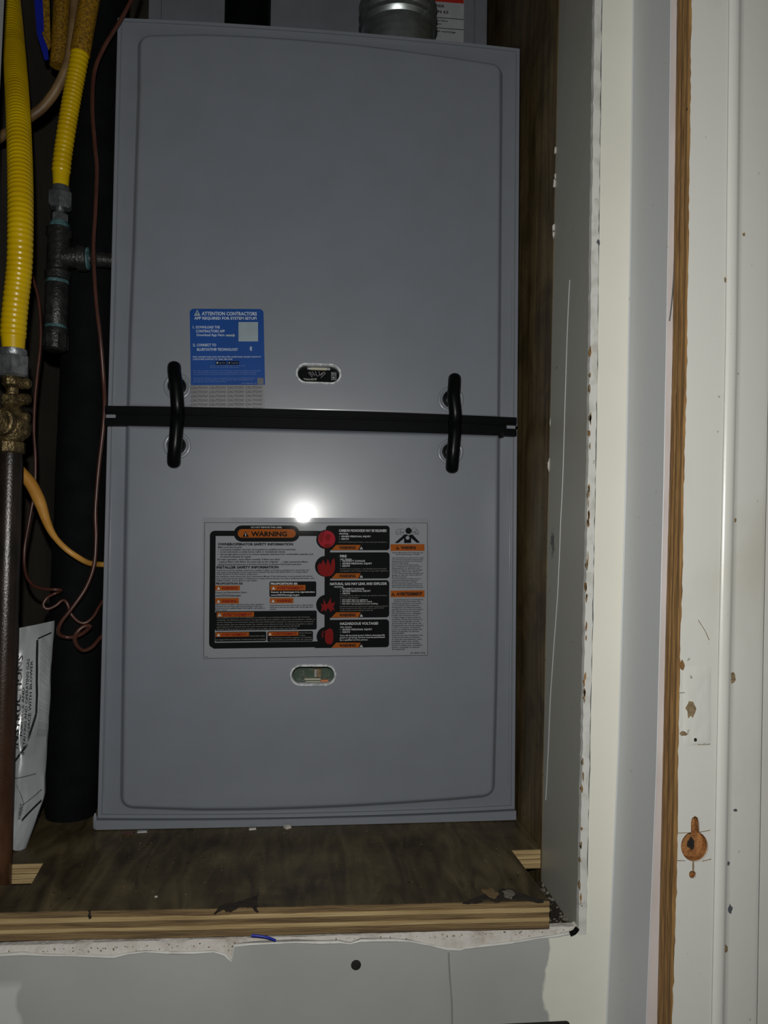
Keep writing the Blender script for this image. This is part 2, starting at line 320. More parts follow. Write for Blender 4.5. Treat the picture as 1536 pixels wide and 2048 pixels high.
def on_jamb(px, py):
    for it in range(1): pass
    lo_, hi_ = YW, -.0786
    for it in range(30):
        m_ = (lo_+hi_)/2; q = P(px, py, m_); xs = interp(JF, q.z)+(interp(JB, q.z)-interp(JF, q.z))*(m_-YW)/(-.0786-YW)
        if q.x < xs: lo_ = m_
        else: hi_ = m_
    q = P(px, py, m_); return Vector((q.x-.0003, q.y, q.z))
sweep(ck, spline([on_jamb(*p) for p in cpts], .01), .00035, 5).build('paint_crack', 'jamb_white', j, True)
# front wall with its opening; the lower edge of the opening is broken plaster
jag = [(0,1910),(46,1907),(91,1910),(150,1911),(228,1913),(255,1907),(292,1903),(340,1905),(387,1905),(428,1903),(449,1909),(457,1917),(463,1922),(466,1908),(469,1891),(501,1888),(592,1884),(640,1885),(679,1884),(700,1887),(721,1881),(790,1880),(818,1882),(861,1890),(893,1897),(920,1899),(929,1896),(975,1890),(1022,1885),(1076,1876),(1112,1871),(1137,1866),(1153,1860)]
jz = [P(a, b, YW) for a, b in jag]; jz = [(q.x, q.z) for q in jz]
rb = random.Random(3)
right = [(interp(JF, z)+.0052+rb.uniform(-.0006, .0006), z) for z in [jz[-1][1]+.004+i*.0125 for i in range(84)]]
lt = [(-.2712+.016*(z-.75), z) for z in (1.05, .9, .75, .6, .3, 0, jz[0][1])]
outer = [(-.5, -.42)]+[(interp(CR, z)+.012, z) for z in ZS]+[(-.5, 1.3)]
hole = jz+right[:]+lt
wf = structure(MB().prism(outer, YW, YW+.0125, [hole]).build('wall_front', 'front_wall'))
core = MB()                                                            # crumbled plaster showing above the torn paint edge
rows = []
for i in range(120):
    x = -.30+i*(.229+.30)/119; zt = interp([(-.30, -.0245), (-.15, -.0248), (0, -.0262), (.10, -.0262), (.2, -.0260), (.229, -.0262)], x)
    zb = -.075; nz = mnoise.noise(Vector((x*40, 3.1, 0)))*.0016; n2 = mnoise.noise(Vector((x*120, 9.1, 0)))*.0011
    rows.append([(x, YW+.0012+n2, zb), (x, YW+.0005+nz*.5, -.046), (x, YW+.001+n2, -.038+nz), (x, YW+.0022+nz, zt-.004+n2), (x, YW+.006+n2, zt+nz*.4), (x, YW+.0122, zt), (x, YW+.0122, zb)])
core.loft(rows).build('broken_plaster', 'drywall_white', wf, True)
sweep(MB(), [Vector((x, YW-.0003, z)) for x, z in jz], [.0011+.0005*math.sin(i*1.9) for i in range(len(jz))], 8).build('torn_paper_edge', 'strip', wf, True)
rd = random.Random(21)
cr = MB()
for i in range(150):                                                    # crumbs and dirt along the broken edge
    x = rd.uniform(-.245, .222); z = -.0255-abs(rd.gauss(0, .0028)); r = rd.uniform(.0002, .0008)
    c0 = Vector((x, YW+.0012-rd.uniform(0, .0008), z)); cr.add([c0+Vector(d)*r*rd.uniform(.6, 1.3) for d in ((1,0,0),(-1,0,0),(0,.6,0),(0,-.6,0),(0,0,1),(0,0,-1))], [(0,2,4),(2,1,4),(1,3,4),(3,0,4),(2,0,5),(1,2,5),(3,1,5),(0,3,5)])
tag(cr.build('plaster_crumbs', 'chip_dull', wf), None, kind='stuff')
tq = P(897, 1910, YW); sweep(MB(), spline([P(897, 1905, YW-.0002), P(899, 1950, YW-.0002), P(903, 2000, YW-.0002), P(904, 2050, YW-.0002)], .01), .0008, 5).build('wall_crack', 'crack', wf, True)
q = P(712, 1930, YW); rev('screw', Vector((q.x, YW-.0006, q.z)), Vector((0,1,0)), [(0, .0), (0, .0030), (.0004, .0042), (.002, .0042)], 'dark', wf)
q0, q1 = P(858, 2043, YW), P(1140, 2041, YW); MB().prism(rrect(q0.x, q1.x, -.16, q1.z, .004), YW-.0008, YW+.001).build('slot', 'dark', wf)  # flat dark plate, its colour stands in for the shade inside a slot
# corner strip: ragged paper and plaster along the opening's edge, with bare chips
cs = []; zz = -.030; cb = random.Random(11)
while zz < 1.05:
    a = interp(JF, zz); w1 = cb.uniform(-.0004, .0003)+mnoise.noise(Vector((zz*18, 0, 0)))*.0003; w2 = cb.uniform(-.0004, .0006)
    cs.append([(a-.0004+w1, YW-.0006, zz), (a-.0008+w1, YW+.004, zz), (a+.004, YW+.004, zz), (a+.0066+w2, YW+.0002, zz), (a+.0058+w2, YW-.0009, zz)]); zz += .006
st = structure(MB().loft(cs).build('trim_2', 'strip', None, False))
for k in range(44):                                                    # streaky bare chips along the arris
    b = cb.choice([cb.uniform(685, 1320)]*3+[cb.uniform(1320, 1800)]); h = cb.uniform(5, 19); z = P(1170, b, YW).z
    MB().prism(blob(interp(JF, z)-.0001+cb.uniform(-.0004, .0009), z, cb.uniform(.0004, .0009), h*.00028, 12, .45, cb), YW-.0011, YW+.002).build('paint_chip', cb.choice(['chip_dull', 'chip_wood', 'chip_dull']), st)
sw = [(interp(JF, z)+.0062+mnoise.noise(Vector((z*40, 5, 0)))*.0007, z) for z in [.02+i*.01 for i in range(82)]]
sweep(MB(), [Vector((x, YW-.0004, z)) for x, z in sw], .00042, 5).build('paint_crack', 'greyink', st, True)
q = P(1196, 485, YW); MB().prism(blob(q.x, q.z, .0016, .0028, 10, .4), YW-.0012, YW).build('paint_chip', 'greyink', st)
# door jamb: fillet corner, flat board coming towards the room, 6 mm reveal with pinkish paint, then the casing
yf = -.2555; yc = -.2760
sec = []
for z in ZS:
    a = interp(CR, z); r = .0009; prof = [(a-r*1.35, YW-.0002)]
    for k in range(9): t = math.radians(90*k/8); prof.append((a-r+r*math.sin(t), YW-.0002-r+r*math.cos(t)))
    prof += [(a+.0004, yf+.0004), (a+.0010, yf), (interp(CL, z)+.02, yf), (interp(CL, z)+.02, YW+.0115), (a-r*1.35, YW+.0115)]
    sec.append([(x, y, z) for x, y in prof])
dj = structure(MB().loft(sec).build('trim_3', 'jamb_white', None, True, sharp=50))
MB().loft([[(interp(CR, z)+.0009, yf-.0003, z), (interp(CL, z)-.0006, yf-.0003, z), (interp(CL, z)-.0006, yf+.001, z), (interp(CR, z)+.0009, yf+.001, z)] for z in ZS]).build('painted_reveal', 'pink', dj)
sweep(MB(), spline([P(1349, 520, yf-.0005), P(1347, 560, yf-.0005), P(1343, 610, yf-.0005), P(1339, 642, yf-.0005)], .005), [.0009]*60 and .0006, 5).build('paint_crack', 'greyink', dj, True)
# casing with a real lock mortise
def cz(px, py): q = P(px, py, yc); return (q.x, q.z)
def px2(pts): return [cz(*p) for p in pts]
mort = []
for k in range(26):
    a = math.radians(118-(k*304/25)); mort.append((1389+27*math.cos(a)*(1+.03*math.sin(k*2.1)), 1693-30*math.sin(a)*(1+.02*math.cos(k*3))))
slot = [(1392+8, 1660), (1398, 1645), (1396, 1636), (1390, 1632), (1384, 1637), (1382, 1646), (1382, 1658)]
a0 = math.radians(118)
keyhole = px2([(1382, 1664)]+[(1382, 1646), (1384, 1637), (1390, 1632), (1396, 1636), (1398, 1645), (1399, 1662)]+[(1389+27*math.cos(math.radians(d)), 1693-30*math.sin(math.radians(d))) for d in range(66, -247, -12)])
small = px2([(1385+7*math.cos(math.radians(d)), 1749-8*math.sin(math.radians(d))) for d in range(0, 360, 30)])
band = [(interp(CL, z), z) for z in ZS]+[(interp(CL, z)+.0325, z) for z in reversed(ZS)]
cm = MB().prism(band, yc, yc+.008, [keyhole, small])
sec = []
for z in ZS:
    a = interp(CL, z); prof = [(.0320, yc)]
    for k in range(9): t = math.radians(180*k/8); prof.append((.0368-.0046*math.cos(t), yc-.0022*math.sin(t)))
    prof += [(.0432, yc+.0012), (.0465, yc+.0018), (.0660, yc+.0020), (.0695, yc+.0030), (.0705, yc+.0055), (.0705, yf), (.0320, yf)]
    sec.append([(a+x, y, z) for x, y in prof])
cm.loft(sec); cm.loft([[(interp(CL, z)+.0006, yc+.009, z), (interp(CL, z)+.0325, yc+.009, z), (interp(CL, z)+.0325, yf, z), (interp(CL, z)+.0006, yf, z)] for z in ZS])
ca = structure(cm.build('trim_4', 'casing', None, True, sharp=30))
def lining(loop, dep):
    mb = MB(); n = len(loop); cx = sum(p[0] for p in loop)/n; czz = sum(p[1] for p in loop)/n
    sh = lambda k: [(cx+(p[0]-cx)*k, czz+(p[1]-czz)*k) for p in loop]
    mb.loft([[(p[0], yc-.0002, p[1]) for p in sh(1.02)], [(p[0], yc+.002, p[1]) for p in sh(.985)], [(p[0], yc+dep, p[1]) for p in sh(.93)]], True, False)
    tr = tessellate_polygon([[Vector((p[0], p[1], 0)) for p in sh(.93)]]); mb.add([(p[0], yc+dep, p[1]) for p in sh(.93)], [tuple(t) for t in tr]); return mb
lining(keyhole, .0065).build('lock_mortise', 'mortise', ca); lining(small, .004).build('bolt_hole', 'mortise', ca)
x_, z_ = cz(1390, 1693); MB().prism(blob(x_, z_, .0030, .0040, 12, .3), yc+.0056, yc+.0062).build('spindle_hole', 'dark', ca)
x_, z_ = cz(1386, 1733); MB().prism(blob(x_, z_, .0007, .0042, 8, .2), yc-.0003, yc+.001).build('scratch', 'chip_dull', ca)
bl, rg = [], random.Random(5)
zz = -.42
while zz < 1.05:
    a = interp(CL, zz); e = .0001+max(-.0008, mnoise.noise(Vector((zz*9, 1, 0)))*.0012+rg.uniform(-.0004, .0004)); t = rg.uniform(-.00008, .00008)
    if -.02 < zz < .22: e += .0006
    bl.append([(a-.0004+t, yf-.0002, zz), (a-.0009-t, yf-.006+rg.uniform(-.0003, .0003), zz), (a-.0002+t, yf-.0085, zz), (a-.0011+t*2, yf-.0125, zz), (a-.0003, yf-.0165+t*2, zz), (a-.0008, yc-.0004, zz), (a+.0012+e, yc-.0005, zz), (a+.0014+e, yc+.0008, zz), (a+.004, yf, zz)]); zz += .005
MB().loft(bl).build('bare_edge', 'chip_wood', ca)
for (a, b, rx, rz, m_) in ((1380, 1416, 9, 18, 'chip_dull'), (1467, 1356, 7, 11, 'chip_dull'), (1365, 1466, 8, 4, 'chip_dull'), (1389, 1479, 3, 4, 'dark'), (1473, 1622, 4, 3, 'greyink'), (1458, 1728, 3, 5, 'greyink'), (1462, 1820, 5, 9, 'greyink'), (1450, 1897, 5, 8, 'chip_dull'), (1472, 1040, 3, 5, 'chip_dull'), (1490, 467, 3, 4, 'chip_dull'), (1450, 560, 2, 6, 'chip_dull'), (1375, 218, 2, 3, 'dark'), (1363, 1330, 4, 10, 'chip_wood')):
    x, z = cz(a, b); dx_ = x-interp(CL, z); yo = yc-.0012 if b < 1500 and b > 1320 and a < 1425 else interp([(0, yc), (.031, yc), (.0345, yc-.0019), (.0368, yc-.0022), (.0395, yc-.0018), (.0414, yc-.0002), (.0432, yc+.0012), (.0465, yc+.0018), (.07, yc+.002)], dx_)
    MB().prism(blob(x, z, rx*.00036, rz*.00036, 12, .28, rg), yo-.0004, yo+.0008).build('paint_chip', m_, ca)
for pts in ([(1350, 1386), (1400, 1384), (1417, 1398)], [(1386, 1488), (1405, 1489), (1420, 1488)], [(1350, 1666), (1382, 1665)], [(1400, 1664), (1420, 1660)], [(1348, 1721), (1370, 1721)], [(1404, 1722), (1422, 1718)], [(1396, 1240), (1410, 1262), (1418, 1280)]):
    sweep(MB(), [Vector((cz(*p)[0], yc-.0002, cz(*p)[1])) for p in pts], .00028, 5).build('scratch', 'chip_dull', ca, True)
pt = MB()                                                             # raised filler patch over an old hinge gain
pr = random.Random(9); x0, z0 = cz(1366, 1492); x1, z1 = cz(1422, 1332)
g = [[(x0+(x1-x0)*i/10, yc-.0001-(0 if i in (0, 10) or k in (0, 16) else .0003+.0012*abs(mnoise.noise(Vector((i*.9, k*.8, 2))))), z0+(z1-z0)*k/16) for i in range(11)] for k in range(17)]
pt.loft(g, False, False).build('filler_patch', 'casing', ca, True, sharp=80)
structure(MB().box(.31, .62, yf, yf+.0125, -.42, 1.3).build('wall_hall', 'hall'))
# front board of plywood: five plies, cut corner at the right, notch at the left for the gas pipe
fb = thing('plywood_board', (0, -.13, -.0228), 'scarred plywood strip with striped cut edge lying in front of the grey furnace', 'board')
R0, R1 = PZ(1099, 1803, 0), PZ(1026, 1706, 0); L0, L1 = PZ(80, 1735, 0), PZ(62, 1770, 0)
top = [(-.40, PZ(0, 1828, 0).y), (-.255, PZ(0, 1826, 0).y), (-.1, PZ(380, 1819, 0).y), (.0, PZ(620, 1813, 0).y), (.1, PZ(850, 1808, 0).y), (R0.x, R0.y), (R1.x, -.0803), (L0.x, -.0803), (L1.x, L1.y), (-.40, L1.y)]
zt = 0.0
for i, (th, m_, dy) in enumerate(((.0050, 'ply_dark', 0), (.0034, 'ply_light', -.0006), (.0050, 'ply_dark', .0005), (.0030, 'ply_light', -.0005), (.0062, 'ply_dark', .0003))):
    n_ = 60; fr = []
    for k in range(n_+1):
        x = -.40+(R0.x+.40)*k/n_; y = interp([(p[0], p[1]) for p in top[:6]], x); fr.append((x, y+dy+mnoise.noise(Vector((x*30, i*3.3, 0)))*.0008))
    zw = [(mnoise.noise(Vector((x*9, i*1.7, 4)))*.0007 if i else 0, mnoise.noise(Vector((x*9, (i+1)*1.7, 4)))*.0007 if i < 4 else 0) for x, _ in fr]
    lp = fr+top[6:]; zw += [(0, 0)]*4; n = len(lp)
    tr = tessellate_polygon([[Vector((p[0], p[1], 0)) for p in lp]])
    vs = [(p[0], p[1], zt+w[0]) for p, w in zip(lp, zw)]+[(p[0], p[1], zt-th+w[1]) for p, w in zip(lp, zw)]
    mesh('ply_layer', vs, [tuple(t) for t in tr]+[tuple(q_+n for q_ in t) for t in tr]+[(a, (a+1) % n, (a+1) % n+n, a+n) for a in range(n)], m_, fb)
    if i == 0:
        lp2 = [(p[0], p[1]+.0006) for p in fr]+top[6:]; tr = tessellate_polygon([[Vector((p[0], p[1], 0)) for p in lp2]])
        mesh('face_veneer', [(p[0], p[1], .0004) for p in lp2]+[(p[0], p[1], -.0003) for p in lp2], [tuple(t) for t in tr]+[tuple(q_+n for q_ in t) for t in tr]+[(a, (a+1) % n, (a+1) % n+n, a+n) for a in range(n)], 'ply_top', fb)
    zt -= th
sj = random.Random(17)
def ragged(pts, k=4, j=2.2):                            # break straight outline runs into torn fibres
    out = []
    for a, b in zip(pts, pts[1:]+pts[:1]):
        for i in range(k): t = i/k; out.append((a[0]+(b[0]-a[0])*t+(sj.uniform(-j, j) if i else 0), a[1]+(b[1]-a[1])*t+(sj.uniform(-j, j)*.8 if i else 0)))
    return out
def splinter(pts, name='splintered_hole', m_='stain_shade', z=.0008):
    q = [PZ(a, b, z) for a, b in ragged(pts)]; tr = tessellate_polygon([[Vector((p.x, p.y, 0)) for p in q]]); n = len(q)
    mesh(name, [(p.x, p.y, z) for p in q]+[(p.x, p.y, z-.0008) for p in q], [tuple(t) for t in tr]+[(a, (a+1) % n, (a+1) % n+n, a+n) for a in range(n)], m_, fb)
splinter([(428, 1826), (436, 1814), (455, 1806), (478, 1802), (505, 1794), (517, 1788), (514, 1806), (517, 1822), (500, 1813), (482, 1812), (460, 1822), (445, 1818)])  # flat dark sheets here and below paint the shade inside torn holes
splinter([(925, 1806), (940, 1798), (962, 1790), (985, 1786), (1000, 1778), (1020, 1776), (1035, 1784), (1060, 1792), (1090, 1800), (1085, 1804), (1050, 1800), (1020, 1799), (990, 1804), (975, 1798), (950, 1806)])
splinter([(1005, 1782), (1020, 1778), (1030, 1786), (1024, 1796), (1012, 1794)], 'splinter', 'grit', .0016); splinter([(962, 1778), (975, 1780), (985, 1776), (998, 1788), (990, 1796), (975, 1790)], 'splinter', 'ply_dark', .0014)
splinter([(176, 1820), (182, 1820), (183, 1832), (178, 1834)], 'drip_stain', 'stain_shade', .0006)
structure(MB().box(-.42, .2262, -.171, -.0845, -.075, -.0300).build('trim_5', 'stain_shade'))     # framing under the boards, coloured dark for the shaded void in the gaps
gr = random.Random(4)
rbm = MB()
for i in range(60):
    x = gr.uniform(.205, .226); y = gr.uniform(-.17, -.09); r = gr.uniform(.0006, .0028); c0 = Vector((x, y, -.0300+r*.4)); rbm.add([c0+Vector(d)*r*gr.uniform(.6, 1.3) for d in ((1,0,0),(-1,0,0),(0,1,0),(0,-1,0),(0,0,1),(0,0,-1))], [(0,2,4),(2,1,4),(1,3,4),(3,0,4),(2,0,5),(1,2,5),(3,1,5),(0,3,5)])
tag(rbm.build('rubble', 'grit'), 'pale plaster rubble in the gap beside the cut plywood corner', 'rubble', kind='stuff')
# ------------------------------------------------------------------ the furnace
H = .8687; HW = .2225; YR = -.0080
fu = thing('furnace', (0, .35, 0), 'tall grey gas furnace cabinet with two front doors standing on plywood', 'furnace')
b = MB(); b.box(-HW+.001, -HW+.003, .016, .70, 0, H-.002).box(HW-.003, HW-.001, .016, .70, 0, H-.002).box(-HW+.001, HW-.001, .016, .70, H-.004, H-.002).box(-HW+.001, HW-.001, .016, .70, .0005, .0025).box(-HW+.001, HW-.001, .698, .70, 0, H-.002).box(-HW+.0012, HW-.0012, .0165, .030, .418, .444)
b.build('cabinet', 'cabinet', fu)
def arch(x, s): return s*(1-(x/HW)**2)
xs_ = [-HW+2*HW*k/24 for k in range(25)]
b = MB(); rail = [(x, .0004-arch(x, .0008)+.0008) for x in xs_]+[(x, .0108-arch(x, .0035)) for x in reversed(xs_)]
b.prism(rail, -.0030, .016).build('base_rail', 'panel', fu, bevel=.0008)
cl = rev('corner_lip', Vector((-HW-.0015, -.0005, .001)), Vector((0,0,1)), [(0, .0008), (.002, .0020), (.012, .0022), (.0165, .0008)], 'panel', fu, 10)
def offset(loop, d, lock=None):
    n = len(loop); out = []
    for i in range(n):
        a, p, c = Vector(loop[i-1]), Vector(loop[i]), Vector(loop[(i+1) % n]); e1 = (p-a).normalized(); e2 = (c-p).normalized(); nn = Vector((-e1.y, e1.x))+Vector((-e2.y, e2.x)); nn.normalize()
        k = d/max(.5, nn.dot(Vector((-e1.y, e1.x)))); q = p+nn*k
        if lock is not None: q.y = max(q.y, lock[0]) if lock[1] > 0 else min(q.y, lock[0])
        out.append((q.x, q.y))
    return out
def oval(x, z, hw, hh, n=10): return rrect(x-hw, x+hw, z-hh, z+hh, hh*.999, n)
def door(name, outer, contour, holes, lock):
    mb = MB(); n = len(outer)
    # flange with a small rolled step along the outer edge
    o1 = offset(outer, .0042); o2 = offset(outer, .0056)
    mb.loft([[(p[0], .016, p[1]) for p in outer], [(p[0], .0022, p[1]) for p in outer], [(p[0], .0008, p[1]) for p in offset(outer, .0008)], [(p[0], .0008, p[1]) for p in o1], [(p[0], 0, p[1]) for p in o2]], True, False)
    tr = tessellate_polygon([[Vector((p[0], p[1], 0)) for p in o2], [Vector((p[0], p[1], 0)) for p in contour]]); fl_ = o2+contour
    mb.add([(p[0], 0, p[1]) for p in fl_], [tuple(t) for t in tr])
    prof = [(0, 0), (.0006, -.0002), (.0014, -.0010), (.0030, -.0038), (.0044, -.0062), (.0054, YR+.0006), (.0066, YR+.0001), (.0082, YR)]
    mb.loft([[(p[0], y, p[1]) for p in offset(contour, d, lock)] for d, y in prof], True, False)
    capl = offset(contour, .0082, lock); loops = [capl]+holes; tr = tessellate_polygon([[Vector((p[0], p[1], 0)) for p in l] for l in loops]); fl_ = [p for l in loops for p in l]
    mb.add([(p[0], YR, p[1]) for p in fl_], [tuple(t) for t in tr])
    for h_ in holes: mb.loft([[(p[0], YR, p[1]) for p in h_], [(p[0], .012, p[1]) for p in h_]], True, False)
    return mb.build(name, 'panel', fu, True, sharp=28)
def corner(cx, cz_, r, a0, n=7): return [(cx+r*math.cos(math.radians(a0+90*k/n)), cz_+r*math.sin(math.radians(a0+90*k/n))) for k in range(n+1)]
GW = .2028; zu0, zl1 = .4335, .4300
tops = [(x, interp([(-.19, .8470), (-.134, .8527), (-.08, .8547), (-.026, .8552), (.029, .8545), (.085, .8519), (.141, .8482), (.19, .8440)], x)) for x in [.186-.372*k/30 for k in range(31)]]
up_c = [(-GW-.0005, zu0+.004), (GW, zu0+.004)]+[(GW, .52+.05*k) for k in range(6)]+corner(GW-.0155, .8450-.0160, .0155, 10, 6)[:-1]+tops+corner(-GW+.0170, .8475-.0155, .0150, 95, 6)[1:]+[(-.2000, .78), (-.2008, .70), (-.2014, .61), (-.2030, .52)]
bots = [(x, interp([(-.19, .0208), (-.117, .0169), (-.065, .0161), (-.012, .0165), (.041, .0176), (.095, .0196), (.149, .0222), (.19, .0250)], x)) for x in [-.186+.372*k/30 for k in range(31)]]
lo_c = bots+corner(.2000-.0140, .0252+.0140, .0140, 270, 6)[1:]+[(.2003, .06), (.2020, .15), (GW, .24), (GW, .34), (GW, zl1-.004), (-GW-.0007, zl1-.004), (-.2030, .34), (-.2024, .24), (-.2014, .15), (-.2003, .06)]+corner(-.2000+.0140, .0210+.0140, .0140, 180, 6)[:-1]
w1 = oval(0, .4832, .0236, .0102); w2 = oval(-.0008, .1602, .0236, .0100)
up_o = [(-HW, zu0), (HW, zu0)]+[(x, H-.0035+arch(x, .0042)) for x in reversed(xs_)]
lo_o = [(x, .0112-arch(x, .0036)) for x in xs_]+[(HW, zl1), (-HW, zl1)]
ud = tag(door('upper_door', up_o, up_c, [w1], (zu0+.004, 1)), 'grey upper furnace door with arched raised centre'); ldo = tag(door('lower_door', lo_o, lo_c, [w2], (zl1-.004, -1)), 'grey lower furnace door with raised centre')
for d_, xb, za, zb_ in ((ldo, .2140, .035, .388), (ldo, -.2158, .035, .388), (ud, .2140, .452, .60), (ud, -.2158, .452, .60)):   # fine rolled bead on the flanges
    rev('flange_bead', Vector((xb, .0002, za)), Vector((0,0,1)), [(0, .0002), (.004, .0008), (zb_-za-.004, .0008), (zb_-za, .0002)], 'panel', d_, 12)
# black grips along the meeting edges of the doors, the slot at each end showing grey
def grip(name, z0, z1, sgn):
    n_ = 24; e0 = [(-.2218+.4394*k/n_) for k in range(n_+1)]
    bowz = lambda x: arch(x, .0020)
    bo = [(x, z0+bowz(x)) for x in e0]+[(x, z1+bowz(x)) for x in reversed(e0)]
    mb = MB().prism(bo, -.0105, .001)
    mb.prism([(p[0], p[1]+(.0020*sgn if (p[1]-bowz(p[0]) > (z0+z1)/2) == (sgn < 0) else 0)) for p in bo], -.0122, -.0105)
    return mb.build(name, 'rubber', fu, bevel=.0006)
grip('door_grip', .4326, .4412, 1); grip('door_grip', .4210, .4288, -1)
MB().prism([(x, .4284+arch(x, .002)) for x in [-.2110+.418*k/20 for k in range(21)]]+[(x, .4330+arch(x, .002)) for x in [.207-.418*k/20 for k in range(21)]], -.0078, .001).build('gasket', 'rubber', fu)
for xa, xb in ((-.2216, -.2118), (.2078, .2174)): MB().box(xa, xb, -.0075, .012, .4284, .4330).build('divider_end', 'panel', fu)
q = P(1004, 871, -.010); rev('grip_stud', Vector((q.x, -.0125, q.z+.001)), Vector((0,1,0)), [(0, 0), (0, .0022), (.003, .0032), (.012, .0032)], 'black', fu, 14)
def latch(xr, zr, xe, ze, xb):
    zb = .4318+.001; r = .0071
    pts = spline([Vector((xe, -.0155, ze)), Vector(((xe*2+xr)/3, -.0185, (ze*2+zr)/3)), Vector((xr+(xb-xr)*.25, -.0215, zr)), Vector((xb, -.0215, zb+(zr-zb)*.35)), Vector((xb, -.0180, zb))], .0015)
    d0 = (pts[0]-pts[1]).normalized(); head = [pts[0]+d0*t for t in (.0060, .0056, .0046, .0030, .0015)]; hr = [.0006, r*.42, r*.72, r*.92, r*.985]
    lv = sweep(MB(), head+pts, hr+[r]*len(pts), 16); lv.v = [(v[0], v[1], v[2]) for v in lv.v]
    l = lv.build('latch', 'black', fu, True, sharp=70)
    rev('knob', Vector((xr, -.0165, zr)), Vector((0,1,0)), [(0, .0060), (.0015, .0088), (.0045, .0096), (.0095, .0096)], 'black', l, 24)
    rg_ = []
    for k in range(36):
        a = 2*math.pi*k/36; rg_.append([(xr+(.0126+.0019*math.cos(t))*math.cos(a), YR-.0001-.0009*math.sin(t), zr+(.0126+.0019*math.cos(t))*math.sin(a)) for t in [math.pi*m_/6 for m_ in range(7)]])
    rg_.append(rg_[0]); MB().loft(rg_, False, False).build('bezel_ring', 'panel', l, True, sharp=80)
latch(-.1488, .4645, -.1512, .4830, -.1462); latch(-.1478, .4018, -.1494, .3838, -.1462); latch(.1448, .4600, .1474, .4805, .1474); latch(.1450, .4020, .1454, .3846, .1470)
# sight glasses and what shows behind them
def sight(loop_z, xc):
    z = loop_z; g_ = MB().prism(oval(xc, z, .0228, .0094), YR+.0004, YR+.0012).build('sight_glass', 'glass', fu)
    mb = MB(); o_, i_ = oval(xc, z, .0250, .0116), oval(xc, z, .0222, .0088); m1, m2 = oval(xc, z, .0244, .0110), oval(xc, z, .0228, .0094)
    mb.loft([[(p[0], y, p[1]) for p in l] for l, y in ((o_, YR+.0002), (o_, YR-.0008), (m1, YR-.0018), (m2, YR-.0018), (i_, YR-.0006), (i_, YR+.006))], True, False).build('rim', 'rim', g_, True, sharp=50)
    return g_
g1 = sight(.4832, 0); g2 = sight(.1602, -.0008)
for g_, z, nm, m_ in ((g1, .4832, 'blower_housing', 'rubber'), (g2, .1602, 'circuit_board', 'pcb')): MB().box(-.04, .04, .0125, .016, z-.022, z+.022).build(nm, m_, g_)
def c1(u, v, Y=.0118): q = P(580+u/12.8, 700+v/12.8, Y); return (q.x, q.z)
def c2(u, v, Y=.0118): q = P(560+u/10.97, 1300+v/10.97, Y); return (q.x, q.z)
def quad(f, u0, v0, u1, v1): a = f(u0, v1); c = f(u1, v0); return rrect(a[0], c[0], a[1], c[1], 0)
for r_ in ((540, 425, 930, 458), (530, 480, 930, 518)): MB().prism(quad(c1, *r_), .0085, .0125).build('cream_bar', 'cream', g1)
MB().prism(quad(c1, 440, 400, 1030, 500), .0112, .0125).build('bracket', 'zinc', g1)
mk = MB()
for (a, b_, c, d) in ((470, 570, 570, 700), (500, 555, 590, 655), (570, 555, 640, 660), (655, 550, 670, 640), (670, 640, 700, 668), (700, 668, 735, 660), (745, 550, 757, 655), (757, 655, 845, 570), (790, 650, 880, 565), (880, 565, 905, 600), (905, 600, 785, 715)):
    p, q = Vector(c1(a, b_)), Vector(c1(c, d)); n_ = (q-p).normalized(); n_ = Vector((-n_.y, n_.x))*.00022; mk.prism([tuple(p+n_), tuple(p-n_), tuple(q-n_), tuple(q+n_)], .0112, .0125)
mk.build('raised_marks', 'mark', g1)
MB().prism([c1(*p) for p in ((340, 745), (480, 765), (680, 745), (680, 800), (480, 800), (360, 785))], .0060, .0125).build('bright_clip', 'chrome', g1)
MB().prism(quad(c1, 1050, 580, 1190, 780), .0095, .0125).build('grey_boss', 'greyink', g1); q_ = c1(1120, 710); rev('screw', Vector((q_[0], .0080, q_[1])), Vector((0,1,0)), [(0, .0008), (.0008, .0020), (.003, .0020)], 'zinc', g1, 14)
MB().prism(quad(c2, 750, 400, 905, 580), .0075, .0125).build('relay', 'cream', g2).data.materials[0] = MT['chip_dull']
MB().prism(quad(c2, 755, 410, 800, 575), .0070, .0125).build('relay_terminal', 'mark', g2)
MB().prism(quad(c2, 540, 612, 890, 642), .0080, .0125).build('cream_bar', 'cream', g2); MB().prism(quad(c2, 560, 668, 890, 692), .0080, .0125).build('cream_bar', 'cream', g2)
MB().prism(quad(c2, 895, 640, 1060, 700), .0090, .0125).build('copper_bar', 'copper', g2)
rc = random.Random(8)
for i in range(46):
    u, v = rc.uniform(330, 1120), rc.uniform(370, 660)
    if 730 < u < 920 and v > 380: continue
    w_, h_ = rc.uniform(4, 14), rc.uniform(8, 34); MB().prism(quad(c2, u, v, u+w_, v+h_), .0098, .0125).build('component', rc.choice(['mark', 'chrome', 'mark', 'ply_dark', 'greyink', 'copper']), g2)
MB().prism([c2(*p) for p in ((340, 700), (560, 705), (700, 702), (690, 735), (520, 765), (400, 760))], .0050, .0125).build('bright_clip', 'chrome', g2)
